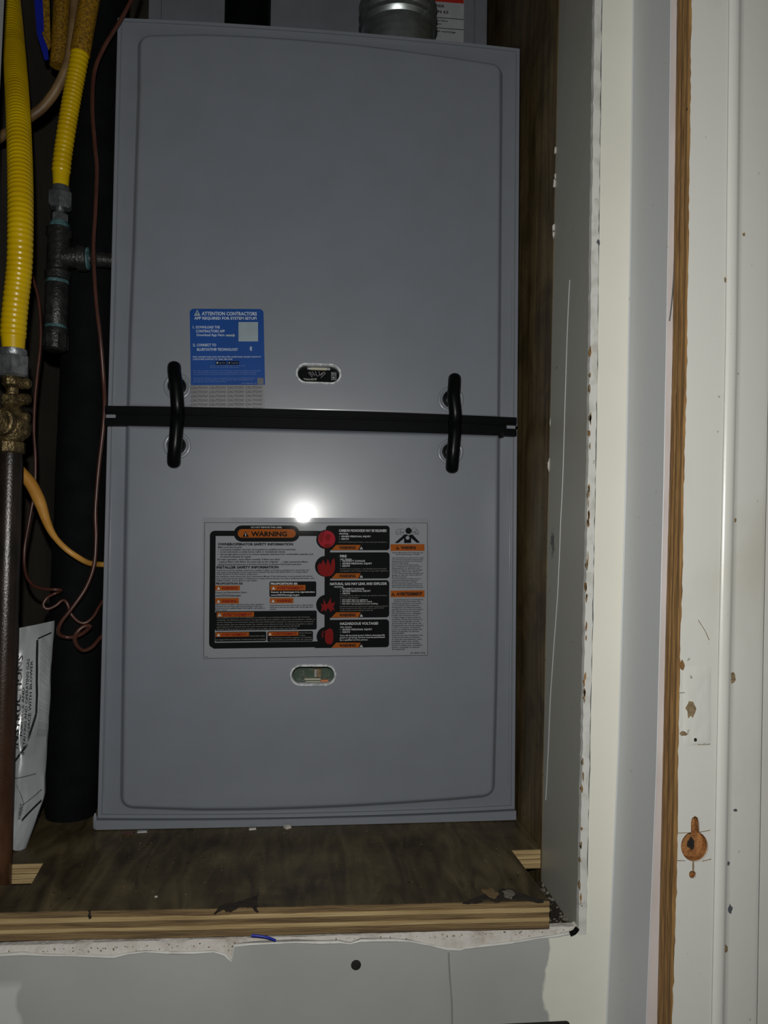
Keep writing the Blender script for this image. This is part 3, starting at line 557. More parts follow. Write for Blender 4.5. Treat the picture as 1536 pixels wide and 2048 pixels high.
# ------------------------------------------------------------------ warning label on the lower door
YL = YR-.0003
def turn(p, th, c): a, b_ = p[0]-c[0], p[1]-c[1]; return (c[0]+a*math.cos(th)-b_*math.sin(th), c[1]+a*math.sin(th)+b_*math.cos(th))
def raw(px, py): q = P(px, py, YL); return (q.x, q.z)
def tilt(a, b_): return math.atan2(b_[1]-a[1], b_[0]-a[0])
TW = .5*(tilt(raw(410.3, 1044.4), raw(855.7, 1046))+tilt(raw(406.3, 1317.5), raw(854.4, 1310))); CW_ = raw(632, 1179)      # the label is stuck on a little crooked
TB = tilt(raw(381, 693), raw(528, 693)); CB_ = raw(454, 693)                                                           # and so is the blue sticker
def LA(u, v): return turn(raw(390+u/6.144, 1020+v/6.144), -TW, CW_)
def LB(u, v): return turn(raw(620+u/6.144, 1020+v/6.144), -TW, CW_)
def turn_mesh(o, th, c): o.data.transform(Matrix.Translation((c[0], 0, c[1])) @ Matrix.Rotation(-th, 4, 'Y') @ Matrix.Translation((-c[0], 0, -c[1])))
def box2(f, u0, v0, u1, v1): um = (u0+u1)/2; vm = (v0+v1)/2; return f(u0, vm)[0], f(u1, vm)[0], f(um, v1)[1], f(um, v0)[1]
k_ = (LA(1000, 900)[0]-LA(0, 900)[0])/1000             # metres per crop unit
wq = [LA(95, 92), LB(1478, 100), LB(1472, 1800), LA(85, 1838)]
wl = MB().prism(rrect((wq[0][0]+wq[3][0])/2, (wq[1][0]+wq[2][0])/2, (wq[2][1]+wq[3][1])/2, (wq[0][1]+wq[1][1])/2, .001), YL-.0001, YR).build('warning_label', 'film_edge', fu)
pr1 = Print(YL-.0002)
XL0, XL1, ZL0, ZL1 = LA(112, 900)[0], LB(1444, 900)[0], .5*(LA(100, 1828)[1]+LB(1440, 1782)[1]), .5*(LA(125, 150)[1]+LB(1448, 160)[1])
pr1.poly(rrect(XL0, XL1, ZL0, ZL1, 0), 'film'); t_ = .0004
pr1.poly(rrect(XL0, XL1, ZL0, ZL1, 0), 'p_text', .0001, [list(reversed(rrect(XL0+t_, XL1-t_, ZL0+t_, ZL1-t_, 0)))])
def pb(f, u0, v0, u1, v1, m, lift=.0001, r=0, corners=(1,1,1,1)): x0, x1, z0, z1 = box2(f, u0, v0, u1, v1); pr1.poly(rrect(x0, x1, z0, z1, min(r*k_, (z1-z0)*.49), 5, corners), m, lift)
def tx(f, s, u0, u1, v, h, m, bold=0.0): bold += .016; a = f(u0, v); c = f(u1, v); pr1.text(s, a[0], c[0], (a[1]+c[1])/2, h*k_, m, bold)
def tri(f, cx, v, s, m, m2=None):
    pr1.poly([f(cx-s, v), f(cx+s, v), f(cx, v-1.7*s)], m, .0003)
    if m2: pr1.poly([f(cx-s*.10, v-s*.18), f(cx+s*.10, v-s*.18), f(cx+s*.14, v-s*1.15), f(cx-s*.14, v-s*1.15)], m2, .00035)
KB = 'p_black'
pb(LA, 178, 255, 250, 1695, KB, r=60, corners=(1,0,0,1)); pb(LA, 240, 255, 1520, 320, KB); pb(LA, 225, 1622, 1530, 1695, KB)
pb(LA, 478, 190, 1285, 390, KB, .00012, 98); pb(LA, 526, 235, 1238, 340, 'p_orange', .00025, 52)
tx(LA, 'DO NOT REMOVE THIS LABEL', 690, 1070, 222, 18, 'p_white'); tri(LA, 623, 330, 40, KB, 'p_white'); tx(LA, 'WARNING', 690, 1130, 322, 56, KB, .02)
tx(LA, 'OWNER/OPERATOR SAFETY INFORMATION', 283, 1205, 434, 28, 'p_text', .035)
for s, u0, u1, v in (('Make sure this furnace:', 283, 580, 466), ('is properly installed, serviced, and supplied by qualified service technician.', 312, 1245, 494), ('is not used inside a mobile home, trailer or recreational vehicle.', 312, 1112, 523), ('has enough space around it to secure adequate clearance from combustible materials, and', 312, 1450, 552), ('to ensure adequate air supply.', 312, 692, 582), ('For best operation, check filters monthly. If filters are dirty:', 276, 1045, 615), ('\u2022 replace filters with filters the same size as the originals', 276, 1020, 645), ('\u2022 clean permanent filters', 1066, 1385, 645), ('Lighting/operating instructions are on the front of the furnace or the back of the furnace access panel.', 276, 1308, 676)):
    tx(LA, s, u0, u1, v, 19, 'p_text', .012)
for v in (490, 519, 548): pb(LA, 280, v-14, 288, v-6, 'p_text')
tx(LA, 'INSTALLER SAFETY INFORMATION', 263, 1027, 717, 28, 'p_text', .035)
for s, u0, u1, v in (('This furnace must be installed, repaired by a qualified installer, according to manufacturer\'s instructions and', 263, 1400, 747), ('local codes. In the absence of local codes, follow National Fuel Gas Code (ANSI Z223.1). In Canada, follow', 263, 1385, 771), ('CAN/CGA-B149. Do NOT install in mobile home.', 263, 775, 796), ('See Installation Instructions and User\'s Information Manual. If this information is not included with the fur-', 260, 1450, 822), ('nace, contact the furnace dealer or distributor for copies with any furnace. For help or additional information, call a', 260, 1472, 848), ('qualified installer, service agency or gas supplier.', 260, 770, 874)): tx(LA, s, u0, u1, v, 16, 'p_text', .01)
tx(LA, 'PROPOSITION 65:', 258, 592, 915, 24, 'p_text', .03); pb(LA, 915, 878, 1490, 1066, KB, r=18); tx(LA, 'PROPOSITION 65:', 930, 1262, 916, 24, 'p_white', .03)
for (u0, v0, u1, v1, s, mt) in ((250, 928, 552, 990, 'WARNING:', 1), (925, 922, 1357, 988, 'AVERTISSEMENT:', 1), (250, 1080, 541, 1150, 'WARNING:', 1), (920, 1080, 1210, 1145, 'WARNING:', 1), (505, 1, 1, 1, '', 0)):
    if not mt: continue
    pb(LA, u0, v0, u1, v1, 'p_orange', .0003); tri(LA, u0+40, v1-12, 21, 'p_white'); tx(LA, s, u0+82, u1-22, v1-14, 34, 'p_red', .02)
tx(LA, 'Cancer and Reproductive Harm -', 253, 648, 1022, 20, 'p_text', .01); tx(LA, 'www.P65Warnings.ca.gov', 253, 565, 1056, 20, 'p_text', .01); pb(LA, 253, 1060, 565, 1064, 'p_text')
tx(LA, 'Cancer et dommages \u00e0 la reproduction', 932, 1470, 1016, 20, 'p_white', .01); tx(LA, 'www.P65Warnings.ca.gov', 932, 1285, 1052, 20, 'p_white', .01)
for s, u0, u1, v in (('Hazard: Improper installation, alteration, service, repair, operation or', 247, 855, 1167), ('maintenance can cause injury, death, property damage or other harm.', 247, 830, 1190), ('Services must be by a qualified installer, service agency or gas supplier as', 247, 860, 1212), ('stated in manual.', 247, 395, 1236), ('Using furnace and its parts may be toxic in. Read all labels', 920, 1450, 1176), ('inside and on this unit, and replace with only the right parts.', 920, 1452, 1200), ('only list.', 920, 995, 1225)): tx(LA, s, u0, u1, v, 15, 'p_text', .012)
pb(LA, 247, 1240, 1496, 1475, KB, r=22); pb(LA, 268, 1254, 726, 1312, 'p_orange', .0003); tri(LA, 303, 1306, 24, 'p_white', KB); tx(LA, 'AVERTISSEMENT:', 340, 705, 1300, 34, 'p_red', .02)
for i, (s, u1) in enumerate((('Une installation incorrecte, une modification, une r\u00e9paration ou un entretien inadapt\u00e9 peut causer des dommages', 1410), ('mat\u00e9riels, des blessures ou la mort. Cet appareil doit \u00eatre install\u00e9 et r\u00e9par\u00e9 par un installateur qualifi\u00e9, un', 1480), ('service d\'entretien ou le fournisseur de gaz. Pour plus d\'information consulter le manuel fourni avec cet appareil', 1455), ('Ne pas installer dans une maison mobile, une roulotte ou un v\u00e9hicule de loisir. Assurez-vous de garder un espace', 1450), ('pour l\'apport d\'air ad\u00e9quat selon les codes locaux et les instructions du fabricant CSA B149', 1285), ('Garder le filtre propre et le remplacer par un filtre de m\u00eame taille que l\'original', 1250))): tx(LA, s, 272, u1, 1325+i*28, 15, 'p_dim', .004)
pb(LA, 248, 1495, 876, 1614, KB, r=18); pb(LA, 889, 1488, 1450, 1614, KB, r=18)
pb(LA, 255, 1503, 664, 1556, 'p_orange', .0003); pb(LA, 900, 1496, 1272, 1545, 'p_orange', .0003); tri(LA, 290, 1550, 20, 'p_white'); tri(LA, 922, 1538, 18, 'p_white'); tx(LA, 'AVERTISSEMENT:', 325, 640, 1544, 30, 'p_red', .02); tx(LA, 'AVERTISSEMENT:', 950, 1255, 1534, 30, 'p_red', .02)
for s, u0, u1, v in (('Instructions dans', 675, 860, 1552), ('cet appareil et ses pi\u00e8ces contiennent des produits', 255, 866, 1596), ('Ne pas entreposer', 1282, 1435, 1515), ('ni utiliser', 1282, 1355, 1545), ('de l\'essence ni autres vapeurs ou liquides', 925, 1435, 1572), ('inflammables \u00e0 proximit\u00e9 de cet appareil', 925, 1440, 1598)): tx(LA, s, u0, u1, v, 15, 'p_dim', .004)
tx(LA, 'PAU', 130, 165, 1808, 14, 'p_text')
# right half: spine, hazard circles and four hazard panels
pb(LB, 178, 300, 246, 1695, KB); pb(LB, 60, 1622, 240, 1695, KB); pb(LB, 0, 258, 180, 320, KB)
for (cx, v, r) in ((195, 362, 122), (190, 692, 132), (200, 1165, 128), (202, 1555, 124)): c = LB(cx, v); pr1.poly(circ(c[0], c[1], r*k_), KB, .00012)
for (u0, v0, u1, v1) in ((195, 192, 978, 495), (195, 520, 978, 843), (195, 863, 973, 1322), (195, 1346, 971, 1690)): pb(LB, u0, v0, u1, v1, KB, .0001, 40, (0,1,1,1 if v0 == 192 else 0))
for v in (495, 843, 1322, 1695): pr1.poly([LB(262, v-2), LB(592, v-2), LB(622, v-66), LB(322, v-66)], 'p_orange', .0003); tx(LB, 'WARNING', 358, 560, v-16, 34, 'p_text', .03); tri(LB, 630, v-12, 20, 'p_white', KB)
c = LB(205, 358); pr1.poly(circ(c[0], c[1], 108*k_), 'p_pink', .0002)
pr1.poly([LB(*p) for p in ((125, 300), (150, 270), (185, 255), (175, 300), (165, 340), (150, 400), (125, 390), (112, 345))], 'p_red', .00028); pr1.poly([LB(*p) for p in ((185, 330), (205, 300), (235, 295), (252, 325), (240, 370), (215, 385), (190, 365))], 'p_red', .0003); pr1.poly([LB(*p) for p in ((170, 468), (178, 425), (215, 412), (260, 420), (255, 450), (225, 466))], 'p_red', .00028)
pr1.poly([LB(*p) for p in ((90, 690), (120, 650), (140, 665), (155, 610), (185, 650), (195, 690), (215, 600), (240, 650), (255, 690), (265, 620), (300, 590), (308, 660), (305, 730), (285, 780), (245, 812), (190, 818), (135, 800), (100, 755))], 'p_red', .0002)
pr1.poly([LB(*p) for p in ((130, 1250), (150, 1190), (130, 1150), (168, 1165), (165, 1090), (195, 1150), (210, 1160), (255, 1075), (262, 1150), (310, 1130), (285, 1190), (305, 1235), (275, 1225), (258, 1255), (232, 1215), (215, 1205), (195, 1250), (175, 1225))], 'p_red', .0002)
pr1.poly([LB(*p) for p in ((188, 1480), (215, 1470), (240, 1452), (275, 1470), (287, 1530), (285, 1600), (268, 1645), (215, 1648), (190, 1620), (182, 1550))], 'p_red', .0002); pr1.poly([LB(*p) for p in ((150, 1480), (175, 1500), (150, 1530), (172, 1550), (140, 1570), (155, 1545), (135, 1530), (160, 1503))], 'p_red', .0002)
def block(head, hv, hu0, hu1, lines, hh=30):
    tx(LB, head, hu0, hu1, hv, hh, 'p_white', .012)
    for s, u0, u1, v, h in lines: tx(LB, s, u0, u1, v, h, 'p_white' if h > 15 else 'p_dim', .006)
block('CARBON MONOXIDE MAY BE RELEASED', 268, 355, 942, [('causing', 355, 468, 298, 19), ('\u2022  SEVERE PERSONAL INJURY', 358, 748, 334, 19), ('\u2022  DEATH', 358, 475, 365, 19), ('DO NOT block any air intake or the area near the furnace', 355, 945, 400, 14)])
block('FIRE', 582, 368, 450, [('can cause:', 368, 512, 610, 18), ('\u2022  PROPERTY DAMAGE', 370, 675, 636, 20), ('\u2022  SEVERE PERSONAL INJURY', 370, 762, 667, 20), ('\u2022  DEATH', 370, 488, 697, 20), ('DO NOT store or use gasoline or other flammable vapors and materials', 368, 940, 728, 14), ('and liquids in the vicinity of this or any other appliance', 368, 960, 754, 14)])
block('NATURAL GAS MAY LEAK AND EXPLODE', 920, 246, 940, [('causing', 296, 408, 950, 18), ('\u2022  PROPERTY DAMAGE', 372, 664, 977, 19), ('\u2022  SEVERE PERSONAL INJURY', 372, 745, 1004, 19), ('\u2022  DEATH', 372, 490, 1034, 19), ('You may not be able to smell a gas leak by scent alone.', 368, 950, 1056, 14), ('If you smell gas:', 368, 600, 1082, 14), ('\u2022  DO NOT light any appliance.', 372, 712, 1110, 16), ('\u2022  DO NOT touch any electric switch.', 372, 765, 1133, 16), ('\u2022  DO NOT use any phone in your building.', 372, 835, 1158, 16), ('Immediately call your gas supplier from a neighbor\'s phone and follow', 368, 955, 1188, 14), ('the gas supplier\'s instructions. If you cannot, call, DO NOT', 368, 910, 1212, 14), ('return to your home until gas is shut off', 368, 770, 1238, 14)])
block('HAZARDOUS VOLTAGE!', 1408, 368, 836, [('can cause:', 368, 512, 1444, 18), ('\u2022  SEVERE PERSONAL INJURY', 370, 764, 1476, 20), ('\u2022  DEATH', 370, 490, 1508, 20), ('Turn off electrical power before removing this', 366, 918, 1546, 18), ('panel or servicing. Service must be performed', 366, 915, 1572, 18), ('by a qualified service person.', 366, 712, 1602, 18)])
for v1, s, u0, u1 in ((502, 'WARNING', 1115, 1300), (1070, 'AVERTISSEMENT', 1060, 1380)): pb(LB, 990, v1-82, 1406, v1, 'p_orange', .0002); tx(LB, s, u0, u1, v1-22, 36, 'p_text', .03); tri(LB, u0-40, v1-18, 24, 'p_text', 'p_orange')
c = LB(1210, 256); pr1.poly(circ(c[0], c[1], 40*k_, 20), KB, .0003); pr1.poly([LB(*p) for p in ((1040, 405), (1160, 300), (1190, 300), (1210, 315), (1235, 300), (1262, 305), (1352, 402), (1310, 402), (1242, 345), (1242, 406), (1155, 406), (1155, 348), (1085, 405))], KB, .0003); c = LB(1198, 342); pr1.poly(circ(c[0], c[1], 24*k_, 16), 'film', .0004)
for a, b_, r in ((1090, 265, 34), (1130, 255, 30), (1070, 285, 22), (1130, 290, 22), (1280, 250, 34), (1310, 270, 28), (1275, 285, 24), (1320, 290, 16)): c = LB(a, b_); pr1.poly(circ(c[0], c[1], r*k_, 18), 'p_text', .0001, [list(reversed(circ(c[0], c[1], (r-3)*k_, 18)))])
colm = ['Carbon Monoxide (CO) Poisoning Can', 'Cause Severe Injury or Death.', '', 'Carbon Monoxide from the exhaust of motor vehicles', 'and other fuel burning devices enters the living', 'living space by the absence of or fan being', 'run by something burning.', 'Furnace and other areas must', 'have working alarms outside each level of', 'living quarters, on each floor and', 'install CO alarms. Do not operate', 'in the living or other rooms. Carbon is', 'DO NOT operate an automobile or gas engine in the', 'garage or near the return inlet of', 'the unit at any time.', 'This unit operates the primary source of', 'equipment in living space areas of air', 'furnace and any source of heat.', 'Be sure that the installer, service or', 'agency follows all of the instructions on', 'all CO alarms with manufacturer instructions']
ends = [1388, 1345, 0, 1394, 1385, 1372, 1210, 1332, 1370, 1345, 1380, 1340, 1392, 1365, 1190, 1362, 1330, 1310, 1385, 1380, 1390]
for i, (s, e) in enumerate(zip(colm, ends)):
    if s: tx(LB, s, 1050 if i == 1 else 1006, e, 530+i*21.2, 14, 'p_text', .01)
fr_ = ['L\'empoisonnement au monoxyde de', 'carbone (CO) peut causer des', 'blessures graves ou la mort.', 'Le monoxyde de carbone venant de', 'l\'\u00e9chappement des v\u00e9hicules et autres', 'appareils peut entrer dans votre maison', 'par l\'absence ou le mauvais', 'fonctionnement d\'un ventilateur', 'Installer des avertisseurs de CO', '\u00e0 chaque \u00e9tage et dans toutes les', 'chambres. Ne pas faire tourner un', 'moteur dans le garage ou pr\u00e8s', 'de la prise d\'air de retour de', 'l\'appareil en tout temps', 'Si votre CO avertisseur se d\u00e9clenche', 'ouvrir les fen\u00eatres et quitter les', 'lieux et appeler le service', 'imm\u00e9diat.', 'Assurez-vous que l\'installateur suit', 'toutes les instructions du fabricant', 'et que les avertisseurs sont', 'install\u00e9s selon les codes', 'locaux en tout temps', 'Garder ce feuillet pour consultation', 'future, consulter le manuel', 'de l\'appareil.']
for i, s in enumerate(fr_): tx(LB, s, 1025 if i < 2 else 1004, 1390-(i*37 % 60)-(200 if i in (17, 25) else 0), 1106+i*24.4, 15, 'p_text', .01)
tx(LB, '401-307001 07-08', 1232, 1412, 1762, 16, 'p_text', .01)
# ------------------------------------------------------------------ blue sticker with its strip of CAUTION! lines on the upper door
def BL(u, v): return turn(raw(370+u/9.035, 610+v/9.035), -TB, CB_)
kb = (BL(1000, 900)[0]-BL(0, 900)[0])/1000
x0, x1, z0, z1 = box2(BL, 95, 70, 1432, 1446); cq = BL(100, 1900)
ss = MB().prism(rrect(x0, x1, z0, z1, .0045, 5, (0,0,1,1)), YL-.0001, YR).build('blue_sticker', 'sticker_blue', fu)
tl = MB().prism(rrect(x0+.0004, x1-.0006, .4410, z0-.0001, 0), YR-.0002, YR+.0001).build('caution_strip', 'caution_film', fu)
pr2 = Print(YL-.0002); pr3 = Print(YR-.0003)
def bx(s, u0, u1, v, h, m='sticker_text', bold=0.0): bold += .01; a = BL(u0, v); c = BL(u1, v); pr2.text(s, a[0], c[0], (a[1]+c[1])/2, h*kb, m, bold)
def bp_(pts, m, lift=.0001): pr2.poly([BL(*p) for p in pts], m, lift)
bp_([(163, 196), (281, 196), (222, 86)], 'sticker_pale'); bp_([(215, 178), (228, 178), (232, 125), (212, 125)], 'sticker_blue', .0003)
bx('ATTENTION CONTRACTORS', 305, 1300, 192, 62, bold=.02); bx('APP REQUIRED FOR SYSTEM SETUP!', 170, 1295, 268, 48, bold=.02)
for s, u0, u1, v in (('1.', 145, 180, 428), ('DOWNLOAD THE', 200, 632, 428), ('CONTRACTORS APP', 200, 722, 500), ('2.', 145, 195, 750), ('CONNECT TO', 216, 565, 750), ('BLUETOOTH\u00ae TECHNOLOGY', 220, 960, 830)): bx(s, u0, u1, v, 46, bold=.012)
bx('Download App Here', 215, 716, 566, 42, bold=.01); bp_([(740, 537), (872, 537), (872, 515), (906, 552), (872, 590), (872, 568), (740, 568)], 'sticker_pale')
bp_([(967, 310), (967, 660), (1320, 660), (1320, 310)], 'sticker_pale')
for (a, c) in (((1168, 768), (1210, 808)), ((1210, 808), (1190, 830)), ((1190, 830), (1190, 750)), ((1190, 750), (1210, 770)), ((1210, 770), (1168, 810))):
    d = Vector((c[0]-a[0], c[1]-a[1])).normalized(); n_ = (-d.y*4.5, d.x*4.5); bp_([(a[0]+n_[0], a[1]+n_[1]), (c[0]+n_[0], c[1]+n_[1]), (c[0]-n_[0], c[1]-n_[1]), (a[0]-n_[0], a[1]-n_[1])], 'sticker_text')
bx('FOR CONNECTION AND APP RELATED QUESTIONS, PLEASE CONTACT', 145, 1375, 955, 27); bx('CUSTOMER SUPPORT AT (800) 284-1596', 145, 858, 998, 27)
for u0, u1, s in ((555, 750, 'App Store'), (775, 975, 'Google Play')): bp_([(u0, 1016), (u0, 1080), (u1, 1080), (u1, 1016)], 'p_black'); bx(s, u0+60, u1-12, 1062, 26, 'sticker_faint')
bp_([(570, 1060), (590, 1062), (600, 1055), (598, 1035), (588, 1030), (572, 1036)], 'sticker_text', .0003); bp_([(792, 1032), (792, 1064), (818, 1048)], 'sticker_text', .0003)
for s, u0, u1, v in (('Trademarks of their owners registered in the U.S. and other countries', 450, 1088, 1110), ('App stores are service marks of their owners', 450, 972, 1138), ('This device complies with Part 15 of the FCC Rules. Operation is subject to the following', 150, 1366, 1200), ('two conditions: (1) this device may not cause harmful interference, and (2) this device must', 150, 1292, 1232), ('accept any interference received, including interference that may cause undesired operation.', 150, 1292, 1264), ('The Bluetooth word mark and logos are registered trademarks owned by Bluetooth SIG, Inc.', 150, 1280, 1334), ('and any use of such marks is under license. Other trademarks and', 150, 1228, 1366), ('trade names are those of their respective owners.', 150, 762, 1398)): bx(s, u0, u1, v, 19, 'sticker_faint')
bx('401-190304 Rev. 02', 1030, 1290, 1430, 22, 'sticker_faint'); bp_([(1308, 1318), (1308, 1438), (1420, 1438), (1420, 1318)], 'greyink')
for i in range(6):
    for j_ in range(4): a = BL(105+330*j_, 1518+76*i); pr3.text('CAUTION!', a[0], a[0]+305*kb, BL(760, 1518+76*i)[1], 46*kb, 'caution_ink', .012, .3)
# ------------------------------------------------------------------ coil cabinet above, its label, flue and black vent
yc2 = .18; q0, q1 = P(297, 0, yc2), P(975, 0, yc2)
co = thing('coil_cabinet', (0, .4, H), 'grey metal coil cabinet above the furnace, set back behind the flue pipe', 'cabinet')
XA, XB = q0.x, q1.x; MB().box(XA, XB, yc2+.004, .70, H-.0015, 1.40).build('housing', 'coil', co)
b = MB(); zt2 = 1.40; b.prism(rrect(XA, XB, H-.0015, zt2, 0), yc2, yc2+.004, [list(reversed(rrect(XA+.0165, XB-.0175, H+.01, zt2-.02, .004)))]); b.build('frame', 'coil', co, bevel=.0015)
MB().prism(rrect(XA+.019, XB-.020, H+.012, zt2-.022, .004), yc2+.0005, yc2+.004).build('access_panel', 'coil', co, bevel=.001)
def CB(u, v): q = P(700+u/4.267, v/4.267, yc2-.0005); return (q.x, q.z)
x0, x1, z0, z1 = box2(CB, 430, -160, 972, 345); kc = (CB(1000, 100)[0]-CB(0, 100)[0])/1000
cl2 = MB().prism(rrect(x0, x1, z0, z1, .001), yc2-.0004, yc2+.001).build('warning_label', 'white_label', co)
pr4 = Print(yc2-.0006)
def cbp(u0, v0, u1, v1, m, l=.0001): a, c, d, e = box2(CB, u0, v0, u1, v1); pr4.poly(rrect(a, c, d, e, 0), m, l)
cbp(430, -70, 970, 10, 'red'); cbp(430, 144, 968, 149, 'ink'); cbp(430, 232, 968, 237, 'ink')
for s, u0, u1, v, h in (('CALIFORNIA', 560, 806, 60, 26), ('PROPOSITION 65', 480, 840, 108, 26), ('WARNING', 560, 840, -8, 40), ('Cancer and reproductive Harm', 500, 832, 178, 15), ('www.P65Warnings.ca.gov', 500, 780, 204, 15), ('Read manual and all warnings', 500, 900, 272, 15)): a = CB(u0, v); c = CB(u1, v); pr4.text(s, a[0], c[0], (a[1]+c[1])/2, h*kc, 'ink', .02)
fq0, fq1 = P(722, 60, .085), P(872, 60, .085); fr2 = (fq1.x-fq0.x)/2; fx = (fq0.x+fq1.x)/2; fz = P(797, 60, .085).z
prof = [(0, fr2*.96), (.002, fr2*.98)]
def bead(z, a=.0030): return [(z-.0050, fr2*.97), (z-.0030, fr2*.975+a*.4), (z, fr2*.97+a), (z+.0030, fr2*.975+a*.4), (z+.0050, fr2*.97)]
for z in (fz-.000, fz+.0125, fz+.025): prof += bead(z-H)
prof += [(fz+.040-H, fr2*.955), (fz+.075-H, fr2*.96), (fz+.3-H, fr2*.96)]
fl2 = thing('flue_pipe', (fx, .085, H), 'shiny beaded metal flue pipe rising behind the top edge of the furnace', 'pipe'); fp = rev('elbow_section', Vector((fx, .085, H)), Vector((-.02, 0, 1)), prof, 'steel', fl2, 48)
sm = MB()
for k in range(12): a = math.radians(-58+k*.1); sm.box(fx+fr2*.62+k*.0003, fx+fr2*.62+.0016+k*.0003, .085-fr2*.84, .085-fr2*.80, fz-.004+k*.0011, fz-.0028+k*.0011)
sm.build('seam_tab', 'steel', fl2)
bq = P(495, 20, .10); rr = (P(541, 20, .10).x-P(450, 20, .10).x)/2
bv = thing('black_vent_pipe', (bq.x, .10, H), 'matte black pipe behind the top edge of the furnace, left of the metal flue', 'pipe'); rev('pipe', Vector((bq.x, .10, H)), Vector((0,0,1)), [(0, rr), (.4, rr)], 'rubber', bv, 32); rev('collar', Vector((bq.x, .10, H)), Vector((0,0,1)), [(0, rr+.0015), (.012, rr+.0015), (.013, rr)], 'rubber', bv, 32)
# ------------------------------------------------------------------ gas lines, wires and pipe left of the furnace
def csst(name, ctrl, r, parent, pitch=.0043, amp=.00065, plain_end=.012):
    pts = spline(ctrl, pitch/6); n = len(pts); L = n*pitch/6; rad = []
    for i in range(n):
        s_ = i*pitch/6; e = L-s_
        rad.append(r-amp*(.5-.5*math.cos(2*math.pi*s_/pitch))**1.0*(1 if e > plain_end else 0)-(0 if e > plain_end else .0012*(plain_end-e)/plain_end+.0008))
    return sweep_obj(name, pts, rad, 'yellow', parent, 22)
YG = -.09; mm = .745/1538
g1_ = P(8, 1790, YG); ax0 = P(27, 700, YG); ax1 = P(-6, 1760, YG); axd = (ax1-ax0).normalized()
gl = thing('gas_line', (ax1.x, YG, -.028), 'large yellow corrugated gas line joined by brass union to rusty pipe at far left', 'gas line')
csst('corrugated_tube', pxline([(14, -70, .10), (19, -10, .07), (26, 70, .04), (35, 200, -.03), (40, 330, -.07), (41, 440, -.088), (39, 530, -.09), (31, 610, -.09), (27, 662, -.09), (27, 703, -.09)]), .0116, gl)
def along(py): t = (py-700)/(1760-700); return ax0+(ax1-ax0)*t
def fit(name, py0, py1, prof, m, parent, seg=24, rot=0.0, smooth=True):     # profile radii in photo pixels at fractions of the span
    a, b_ = along(py0), along(py1); L = (b_-a).length; return rev(name, a, b_-a, [(t*L, r*mm) for t, r in prof], m, parent, seg, smooth, rot)
fit('collar', 698, 713, [(0, 21), (.1, 25), (.9, 25), (1, 24)], 'zinc', gl)
fit('hex_nut', 712, 756, [(0, 26), (.06, 31), (.9, 31), (1, 26)], 'zinc', gl, 6, .25, False)
fit('brass_neck', 754, 778, [(0, 17), (.3, 19), (.75, 19), (1, 13)], 'brass', gl, 8, .2, False)
fit('brass_stem', 776, 794, [(0, 12), (1, 12)], 'brass', gl, 16)
fit('brass_nut', 792, 816, [(0, 17), (.12, 21), (.85, 21), (1, 16)], 'brass', gl, 6, .1, False)
fit('valve_body', 814, 892, [(0, 15), (.15, 22), (.35, 31), (.55, 35), (.75, 31), (.92, 22), (1, 20)], 'brass', gl, 24)
q = along(852); rev('valve_boss', q+Vector((-.002, -.010, 0)), Vector((-.15, -1, 0)), [(0, .0125), (.009, .0125), (.010, .0105), (.0115, .0105)], 'brass', gl, 24)
for py in (768, 800, 838, 868): q = along(py); rev('union_lug', q+Vector((.008, 0, 0)), Vector((1, -.1, 0)), [(0, .0055), (.0065, .0055), (.0085, .0035)], 'brass', gl, 10)
fit('lower_nut', 886, 912, [(0, 22), (.12, 27), (.85, 27), (1, 22)], 'brass', gl, 8, .2, False)
fit('iron_pipe', 908, 1785, [(0, 21.5), (.02, 23), (1, 25.5)], 'rust', gl, 28)
YT = .006; mt2 = (YT+.835)/1538
t0 = P(122, 375, YT); t1 = P(110, 700, YT)
sl = thing('gas_drip_leg', (t1.x, YT, t1.z), 'smaller yellow gas line ending in black tee with capped drip leg beside the furnace', 'gas line')
csst('corrugated_tube', pxline([(190, -70, .012), (180, -5, .010), (170, 50, .008), (158, 120, .006), (143, 200, .006), (130, 280, .006), (123, 335, .006), (121.5, 378, .006)]), .0097, sl, plain_end=.016)
tube('mesh_sleeve', pxline([(190, -70, .012), (180, -5, .010), (170, 50, .008), (160, 108, .0063)]), .0104, 'sleeve', sl, 20)
def tl_(py): return t0+(t1-t0)*((py-375)/325)
def fit2(name, py0, py1, prof, m, seg=24, rot=0.0, smooth=True): a, b_ = tl_(py0), tl_(py1); L = (b_-a).length; return rev(name, a, b_-a, [(t*L, r*mt2) for t, r in prof], m, sl, seg, smooth, rot)
fit2('collar', 373, 387, [(0, 15), (.2, 16.5), (1, 16.5)], 'zinc'); fit2('hex_nut', 385, 418, [(0, 21), (.1, 23.5), (.85, 23.5), (1, 19)], 'zinc', 6, .3, False)
fit2('nipple', 416, 430, [(0, 8), (1, 8)], 'zinc'); fit2('hex_bushing', 428, 446, [(0, 14), (.15, 16), (.9, 16), (1, 14)], 'zinc', 6, .1, False); fit2('sealant', 444, 460, [(0, 15), (.4, 19), (1, 19)], 'teal')
fit2('tee_body', 457, 562, [(0, 21), (.02, 24), (.16, 24), (.2, 20.5), (.45, 21.5), (.8, 20.5), (.84, 24), (.98, 24), (1, 21)], 'iron')
q = tl_(514); hx = Vector((1, .06, 0)); rev('tee_branch', q, hx, [(0, .0110), (.019, .0110), (.020, .0140), (.0285, .0140), (.0295, .012)], 'iron', sl, 24); rev('branch_sealant', q+hx*.0290, hx, [(0, .012), (.002, .0118), (.0035, .0085)], 'teal', sl, 24); rev('branch_nipple', q+hx*.0315, hx, [(0, .0082)]+[(.002+i*.0010, .0082+(.0005 if i % 2 else -.0002)) for i in range(9)]+[(.031, .0082)], 'iron', sl, 24)
